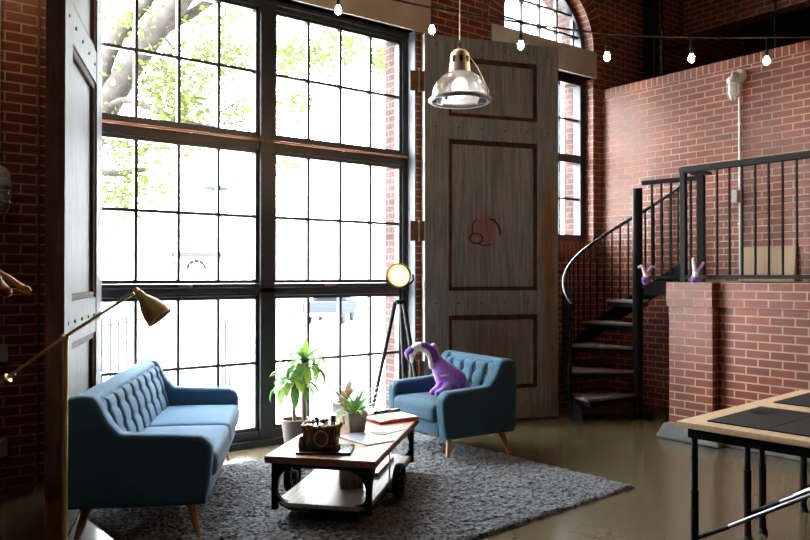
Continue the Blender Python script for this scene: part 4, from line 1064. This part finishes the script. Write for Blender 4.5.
for k in range(9):
    h = 1.1 if k not in (2,) else 2.0
    y_ = -(.70*math.sqrt(max(0, .105**2-((px-445.6)*kq)**2))+.002)
    c0 = Q(px, 378.6-.12*k, y_); c1 = Q(px+.25*(k % 2), 378.6-.12*k-h-.5*(k % 3 == 0), y_); b.tube([c0, c1], .0034, 5)
    if k % 2: b.tube([c1, Q(px+1.0, 378.6-.12*k-h, y_)], .003, 5)
    px += 1.3
b.build('print', M['whiteprint'], t)
def small_plush(label, p, h, rz, sp):
    t = thing('plush_toy', label, 'soft toy', p, rz, 'small plush toys on the platform')
    b = MB(); tubeball(b, [(0, 0, .045*h), (0, 0, .20*h), (0, 0, .36*h)], [.20*h, .20*h, .13*h]); b.build('body', M['purple'], t, smooth=True, angle=180)
    b = MB(); tubeball(b, [(-.12*h, -.12*h, .10*h), (-.13*h, -.20*h, .07*h)], [.09*h, .08*h]); tubeball(b, [(.12*h, -.12*h, .10*h), (.13*h, -.20*h, .07*h)], [.09*h, .08*h]); b.build('paws', M['darkpurple'], t, smooth=True, angle=180)
    b = MB(); b.ball((0, -.11*h, .34*h), .13*h, 14, 8, (1, .8, 1.1)); b.build('bib', M['whiteplush'], t, smooth=True, angle=180)
    for s_, (x, z, bx, bz, mm) in zip((-1, 1), sp):
        b = MB(); tubeball(b, [(.02*h*s_, -.02*h, .36*h), (x*.55*h, -.03*h, .36*h+(z-.36)*.55*h), (x*h, -.03*h, z*h), (bx*h, -.05*h, bz*h)], [.11*h, .085*h, .075*h, .06*h])
        b.build('neck', M[mm], t, smooth=True, angle=180)
        b = MB(); b.ball((bx*h, -.05*h, bz*h), .075*h, 12, 8); b.build('head', M['pinkplush'] if s_ > 0 else M['whiteplush'], t, smooth=True, angle=180)
    return t
q = at(645.5, 281, 7.50)
small_plush('small purple plush toy with two bent necks beside the spiral stair pole', (q.x, q.y, ZD), .19, R(-37.3), [(-.20, .84, -.36, .78, 'whiteplush'), (.30, .78, .42, .80, 'pinkplush')])
q = Vector((6.235, 3.815, ZD))
small_plush('small purple plush toy with two upright necks on the brick pier', q, .20, R(-45), [(-.08, .86, -.10, 1.05, 'whiteplush'), (.26, .74, .34, .88, 'pinkplush')])

# ------------------------------------------------------------------ board, wall lamps, boxes
t = tag(MB().box(-.015, .015, -.27, .27, 0, .36, Matrix.Rotation(R(5), 4, 'Y')).build('panel_board', M['card'], bevel=.003), 'tan plain board leaning on the brick wall behind the railing', 'board'); t.location = (7.525, 3.80, ZD+.003)
def jar_lamp(label, loc, rz, conduit_down, conduit_up):
    "local x out of the wall"
    t = thing('wall_lamp', label, 'wall lamp', loc, rz, 'caged jar wall lamps')
    Mx = Matrix.Rotation(R(90), 4, 'Y')
    MB().lathe([(0, 0), (.075, 0), (.075, .036), (.062, .044), (0, .044)], 24, Mx).build('backplate', M['lampgrey'], t, smooth=True, angle=35)
    MB().lathe([(0, .047), (.018, .047), (.018, .056), (0, .056)], 12, Mx).build('screw_cap', M['iron'], t, smooth=True, angle=35)
    MB().tube(smoothpath([(.03, 0, .0), (.10, 0, .02), (.145, 0, .0), (.145, 0, -.04)], 5), .022, 12).build('arm', M['lampgrey'], t, smooth=True)
    MB().lathe([(0, -.02), (.045, -.022), (.062, -.045), (.064, -.085), (.055, -.09)], 22, T(.145, 0, 0)).build('cap', M['lampgrey'], t, smooth=True, angle=40)
    MB().lathe([(.050, -.09), (.052, -.15), (.046, -.21), (.028, -.245), (0, -.252)], 22, T(.145, 0, 0)).build('glass_jar', M['whitelens'], t, smooth=True)
    b = MB()
    for k in range(6):
        a = 2*PI*k/6; b.tube([(.145+r_*cos(a), r_*sin(a), z_) for r_, z_ in ((.060, -.08), (.063, -.15), (.057, -.215), (.034, -.262), (.004, -.272))], .0042, 6)
    for z_, r_ in ((-.12, .064), (-.19, .061)): b.tube([(.145+r_*cos(2*PI*i/20), r_*sin(2*PI*i/20), z_) for i in range(21)], .004, 6)
    b.build('cage', M['lampgrey'], t, smooth=True)
    MB().tube([(.02, 0, -.055), (.02, 0, -conduit_down)], .0125, 10).build('conduit', M['conduit'], t, smooth=True)
    if conduit_up: MB().tube([(.02, 0, .055), (.02, 0, conduit_up)], .0125, 10).build('conduit', M['conduit'], t, smooth=True)
    return t
p = Vector((XR, 4.11, 3.60))
wl = jar_lamp('grey caged jar lamp high on the brick parapet, conduit running down behind the railing', p, R(180), p.z-ZD-.01, 0)
for z_ in (-.5, -1.55): MB().box(-.004+.0, .034, -.022, .022, z_-.008, z_+.008).build('conduit_clip', M['conduit'], wl)
t = thing('switch_box', 'small pale metal box on the conduit of the brick parapet', 'switch box', (XR-.034, 4.135, 2.335), R(180))
MB().box(0, .06, -.03, .035, -.065, .065).build('box', M['conduit'], t, bevel=.005); MB().box(.06, .064, -.026, .031, -.058, .058).build('cover', M['greypaint'], t)
cw = (at(-2.5, 172, 1)-Vector((0, 0, EYE))); kx = YI/cw.y
jar_lamp('grey caged jar lamp on the dim brick beside the pale barn door', (cw.x*kx, YI, 2.20), R(-90), .28, 2.4)
for (py, lab) in ((353, 'grey outlet box on the dim brick wall, the higher of two'), (447, 'grey outlet box on the dim brick wall, the lower of two')):
    d_ = at(1, py, 1)-Vector((0, 0, EYE)); kx = YI/d_.y
    t = thing('outlet_box', lab, 'outlet box', (d_.x*kx, YI, EYE+d_.z*kx), R(-90), 'outlet boxes on the dim brick')
    MB().box(0, .05, -.04, .04, -.06, .06).build('box', M['greypaint'], t, bevel=.004); MB().box(.05, .053, -.035, .035, -.055, .055).build('cover', M['conduit'], t)
d_ = at(37.5, 200, 1)-Vector((0, 0, EYE)); kx = YI/d_.y
tag(MB().tube([(d_.x*kx, YI-.014, 0.01), (d_.x*kx, YI-.014, ZC-.02)], .009, 8).build('wall_conduit', M['redconduit'], smooth=True), 'thin vertical conduit on the dim brick close to the pale barn door', 'conduit')

# ------------------------------------------------------------------ hangers on a rack
RK0, RK1 = at(-21, 240, 2.35), at(-21, 240, 3.75); RKZ = 1.64
def hanger(label, zr, tip_px):
    hk = at(-21, 240, zr); dx = (tip_px+21)*zr/FPX; yaw = math.acos(max(-1, min(1, (dx-.018)/.222)))
    t = thing('clothes_hanger', label, 'clothes hanger', (hk.x, hk.y, RKZ-.198), R(-37.3)-yaw, 'wooden clothes hangers')
    P_ = [(-.225, 0, 0), (-.13, 0, .052), (-.05, 0, .092), (0, 0, .112), (.05, 0, .092), (.13, 0, .052), (.225, 0, 0)]
    MB().tube(smoothpath(P_, 6), [.019]*5+[.021]*27+[.019]*5, 12, flat=.62).ball((.222, 0, .0), .0195, 12, 8).ball((-.222, 0, .0), .0195, 12, 8).build('shoulders', M['hangerwood'], t, smooth=True, angle=180)
    MB().tube([(-.195, 0, .002), (.195, 0, .002)], .0065, 8).build('trouser_bar', M['hangerwood'], t, smooth=True)
    hk_ = [(0, 0, .115), (0, 0, .150), (-.026, 0, .172), (-.034, 0, .197), (-.016, 0, .2145), (.016, 0, .2145), (.034, 0, .200)]
    MB().tube(smoothpath(hk_, 5), .0024, 6).build('hook', M['steel'], t, smooth=True)
    return t
hanger('wooden clothes hanger on the rack, the one reaching furthest towards the barn door', 3.05, 36.5)
hanger('wooden clothes hanger on the rack, the orange-brown one in front', 2.85, 30)
hanger('wooden clothes hanger on the rack, the short-looking pale one behind', 3.25, 25)
t = thing('clothes_rack', 'black pipe clothes rack holding wooden hangers, at the edge of the room', 'clothes rack', (RK0.x, RK0.y, 0), math.atan2(RK1.y-RK0.y, RK1.x-RK0.x))
RKL = (RK1-RK0).length
MB().tube([(0, 0, RKZ), (RKL, 0, RKZ)], .010, 10).build('rail', M['iron'], t, smooth=True)
for x in (0, RKL):
    MB().tube([(x, 0, 0), (x, .0, RKZ)], .011, 10).build('upright', M['iron'], t, smooth=True); MB().tube([(x, -.03, .012), (x, .35, .012)], .011, 10).build('foot', M['iron'], t, smooth=True)

# ================================================================== OUTSIDE
ZG = -.35
struct(MB().box(-40, 80, YO+.001, 90, ZG-.1, ZG).build('ground_outside', M['asphalt']), 'pale paved yard outside the window', 'ground')
struct(MB().box(-3.2, 11.2, YO+.001, YO+.3, ZG, -.005).build('kerb', M['greyconc']), 'concrete step below the window outside', 'kerb')
# tree
t = thing('tree', 'leafy tree with thick leaning grey limbs outside the window', 'tree', (0, 0, 0))
Zt = 11.0
def A(px, py, dz=0): return at(px, py, Zt+dz)
limbs = [([A(20, 345), A(60, 210), A(100, 118), A(140, 52), A(185, -8), A(215, -60)], [.26, .22, .19, .17, .15, .12]),
         ([A(88, 140), A(104, 66), A(122, 30), A(146, 0), A(170, -40)], [.12, .11, .10, .09, .07]),
         ([A(108, 95, .3), A(130, 58, .3), A(160, 32, .3), A(192, 12, .3), A(232, -14, .3), A(290, -40, .3)], [.08, .085, .08, .075, .06, .05]),
         ([A(104, 110), A(122, 100, -.3), A(150, 107, -.4), A(172, 117, -.5), A(196, 124, -.5), A(216, 127, -.5)], [.05, .045, .05, .045, .03, .015]),
         ([A(80, 165), A(100, 172, -.4), A(120, 173, -.4), A(146, 169, -.4)], [.07, .055, .05, .035]),
         ([A(160, 32), A(170, 44), A(176, 48), A(185, 40)], [.03, .03, .025, .01]),
         ([A(215, 115, -.4), A(232, 105, -.4), A(244, 98, -.4)], [.015, .015, .006]), ([A(222, 124, -.4), A(240, 121, -.4), A(256, 114, -.4)], [.014, .013, .006]),
         ([A(100, 180, -.5), A(108, 192, -.5), A(113, 208, -.5)], [.016, .013, .006]), ([A(124, 178, -.5), A(123, 195, -.5), A(121, 207, -.5)], [.014, .01, .006]),
         ([A(280, 115, .6), A(300, 122, .6), A(285, 122, .6)], [.012, .01, .006]), ([A(325, 30, .6), A(338, 42, .6), A(350, 52, .6)], [.012, .012, .006]),
         ([A(225, 13), A(240, 15), A(262, 12)], [.012, .01, .006]), ([A(270, 72, .5), A(284, 68, .5), A(296, 64, .5)], [.012, .01, .006])]
b = MB()
for pts, rs in limbs:
    P_ = smoothpath(pts, 5); rr = []
    for i in range(len(P_)):
        a = min(i//5, len(rs)-2); f_ = i/5-a; rr.append(rs[a]*(1-f_)+rs[a+1]*f_)
    b.tube(P_, rr, 10)
g0 = A(-10, 420); b.tube([Vector((A(20, 345).x-.3, A(20, 345).y, ZG-.05)), A(20, 345)], [.32, .26], 12)
b.build('branches', M['bark'], t, smooth=True)
rn = random.Random(9); b = MB()
blobs = [(125, 20, 26, 220), (160, 75, 26, 420), (205, 60, 26, 420), (180, 105, 30, 620), (235, 55, 22, 220), (110, 130, 26, 260), (140, 145, 30, 360), (120, 195, 22, 260), (140, 180, 22, 150), (215, 20, 24, 150), (240, 110, 16, 120), (200, 140, 22, 150),
         (290, 58, 20, 260), (325, 52, 22, 240), (355, 40, 18, 140), (380, 58, 14, 160), (300, 100, 18, 110), (285, 160, 14, 70), (345, 20, 22, 120), (60, 60, 40, 200), (60, 150, 40, 200), (150, -30, 40, 250), (260, -10, 40, 200)]
for (cx, cy, rad, cnt) in blobs:
    for k in range(int(cnt*1.5)):
        p = at(cx+rn.gauss(0, rad*.62), cy+rn.gauss(0, rad*.5), Zt+rn.gauss(0, .8)); L = rn.uniform(.06, .13); w_ = L*.5
        a_, e_ = rn.uniform(0, 6.28), rn.uniform(-.9, .5)
        d = Vector((cos(a_)*cos(e_), sin(a_)*cos(e_), sin(e_))); sd = d.cross(Vector((rn.uniform(-1, 1), rn.uniform(-1, 1), rn.uniform(-1, 1)))).normalized()
        b.add([p, p+d*L*.5+sd*w_*.5, p+d*L, p+d*L*.5-sd*w_*.5], [(0, 1, 2, 3)])
o = b.build('foliage', M['leaftree'], t, weld=False, recalc=False)
# house front over the road
hy = 33
t = thing('house', 'white house front with a dark fanlight door across the road, seen through the window', 'house', (0, hy, ZG))
MB().box(-12, 30, 0, 4, 0, 5.2).build('wall', M['housewhite'], t)
dd = at(196, 262, 1)-Vector((0, 0, EYE)); kx = hy/dd.y; hx = dd.x*kx
def hzp(py): return EYE-(py-276)/FPX*((FW.x*hx+FW.y*hy))-ZG
MB().box(hx-1.15, hx+1.15, -.35, -.01, hzp(257), hzp(252.5)).build('door_hood', M['outgrey'], t)
dr = MB().box(hx-.6, hx+.6, -.06, 0, 0, hzp(261)).build('door', M['paper'], t)
b = MB()
for k in range(5):
    a = R(20+35*k); b.box(-.11, .11, -.08, -.055, -.07, .07, T(hx+.42*cos(a), 0, hzp(269)+.36*sin(a)) @ Matrix.Rotation(-a+PI/2, 4, 'Y'))
b.build('fanlight', M['truckglass'], dr)
for x in (hx-1.0, hx+.98): MB().box(x-.09, x+.09, -.12, -.01, hzp(266), hzp(262)).build('wall_lantern', M['outgrey'], t)
# pickup
tp = at(331, 322, 30.0)
t = thing('pickup_truck', 'parked blue-grey pickup truck far outside the window', 'truck', (tp.x, tp.y, ZG), R(-42))
t.scale = (.78, .78, .78)
b = MB(); b.prism([(-1.0, .45), (1.0, .45), (1.0, 1.05), (.92, 1.10), (-.92, 1.10), (-1.0, 1.05)], -2.3, 2.3); b.build('body', M['truckblue'], t, bevel=.04)
b = MB(); b.prism([(-.9, 1.10), (.9, 1.10), (.74, 1.72), (-.74, 1.72)], -.4, 1.1); b.build('cab', M['truckblue'], t, bevel=.05)
MB().box(-.66, .66, -.42, -.38, 1.18, 1.60).build('rear_window', M['truckglass'], t)
for x in (-.92, .80): MB().box(x, x+.12, -2.33, -2.28, .75, 1.0).build('tail_lamp', M['redlight'], t)
MB().box(-.95, .95, -2.42, -2.28, .42, .58).build('bumper', M['steel'], t)
for x in (-.85, .85):
    for y in (-1.4, 1.5):
        MB().lathe([(0, -.11), (.30, -.11), (.36, -.07), (.36, .07), (.30, .11), (0, .11)], 20, T(x, y, .36) @ Matrix.Rotation(R(90), 4, 'Y')).build('wheel', M['outgrey'], t, smooth=True, angle=35)
# overhead cable with a splice case
pts = [at(120, 196, 17), at(180, 192, 17), at(212, 188, 17), at(260, 194, 17.5), at(330, 206, 18), at(352, 218, 18)]
t = thing('overhead_cable', 'overhead cable with a grey splice case outside the window', 'cable', (0, 0, 0))
MB().tube(smoothpath([at(-80, 190, 16)]+pts+[at(430, 205, 19), at(640, 150, 22)], 5), .012, 6).build('cable', M['outgrey'], t, smooth=True)
MB().tube([at(204, 188.5, 17), at(208, 188, 17), at(225, 188.5, 17), at(229, 188.8, 17)], [.02, .055, .055, .02], 10).build('splice_case', M['truckblue'], t, smooth=True)
# low iron fence and bollards in the yard
t = thing('iron_fence', 'low thin iron fence in the yard outside the window', 'fence', (0, 0, ZG))
f0 = at(84, 350, 10.0); f1 = at(134, 350, 11.5)
for k in range(7):
    q = f0.lerp(f1, k/6); MB().tube([(q.x, q.y, 0), (q.x, q.y, 1.25)], .014, 6).build('picket', M['outgrey'], t, smooth=True)
b = MB(); b.tube([(f0.x, f0.y, 1.15), (f1.x, f1.y, 1.15)], .014, 6); b.tube([(f0.x, f0.y, .15), (f1.x, f1.y, .15)], .014, 6); b.build('fence_rail', M['outgrey'], t, smooth=True)
for (px, h, lab) in ((223, .95, 'green-grey post outside the window, the shorter of three'), (225.5, 1.08, 'green-grey post outside the window, the tall middle of three'), (230, 1.0, 'green-grey post outside the window, beside the black window mullion')):
    q = at(px, 370, 12.5); b = MB().tube([(q.x, q.y, ZG), (q.x, q.y, ZG+h)], .018, 8); b.ball((q.x, q.y, ZG+h), .018)
    tag(b.build('bollard', M['postgreen'], smooth=True), lab, 'post', 'posts in the yard')

# ================================================================== LIGHT
w = bpy.data.worlds.new('sky'); SC.world = w; w.use_nodes = True
bg = w.node_tree.nodes['Background']; bg.inputs[0].default_value = (.93, .97, 1.0, 1); bg.inputs[1].default_value = SKY
SC.view_settings.view_transform = 'Standard'; SC.view_settings.look = 'None'; SC.view_settings.gamma = 1; SC.view_settings.use_curve_mapping = False
SC.view_settings.exposure = EXPO
SC.cycles.max_bounces = 12; SC.cycles.diffuse_bounces = 6; SC.cycles.glossy_bounces = 4; SC.cycles.transparent_max_bounces = 12; SC.cycles.transmission_bounces = 6
SC.cycles.caustics_reflective = False; SC.cycles.caustics_refractive = False; SC.cycles.sample_clamp_indirect = 8
SC.cycles.use_denoising = True
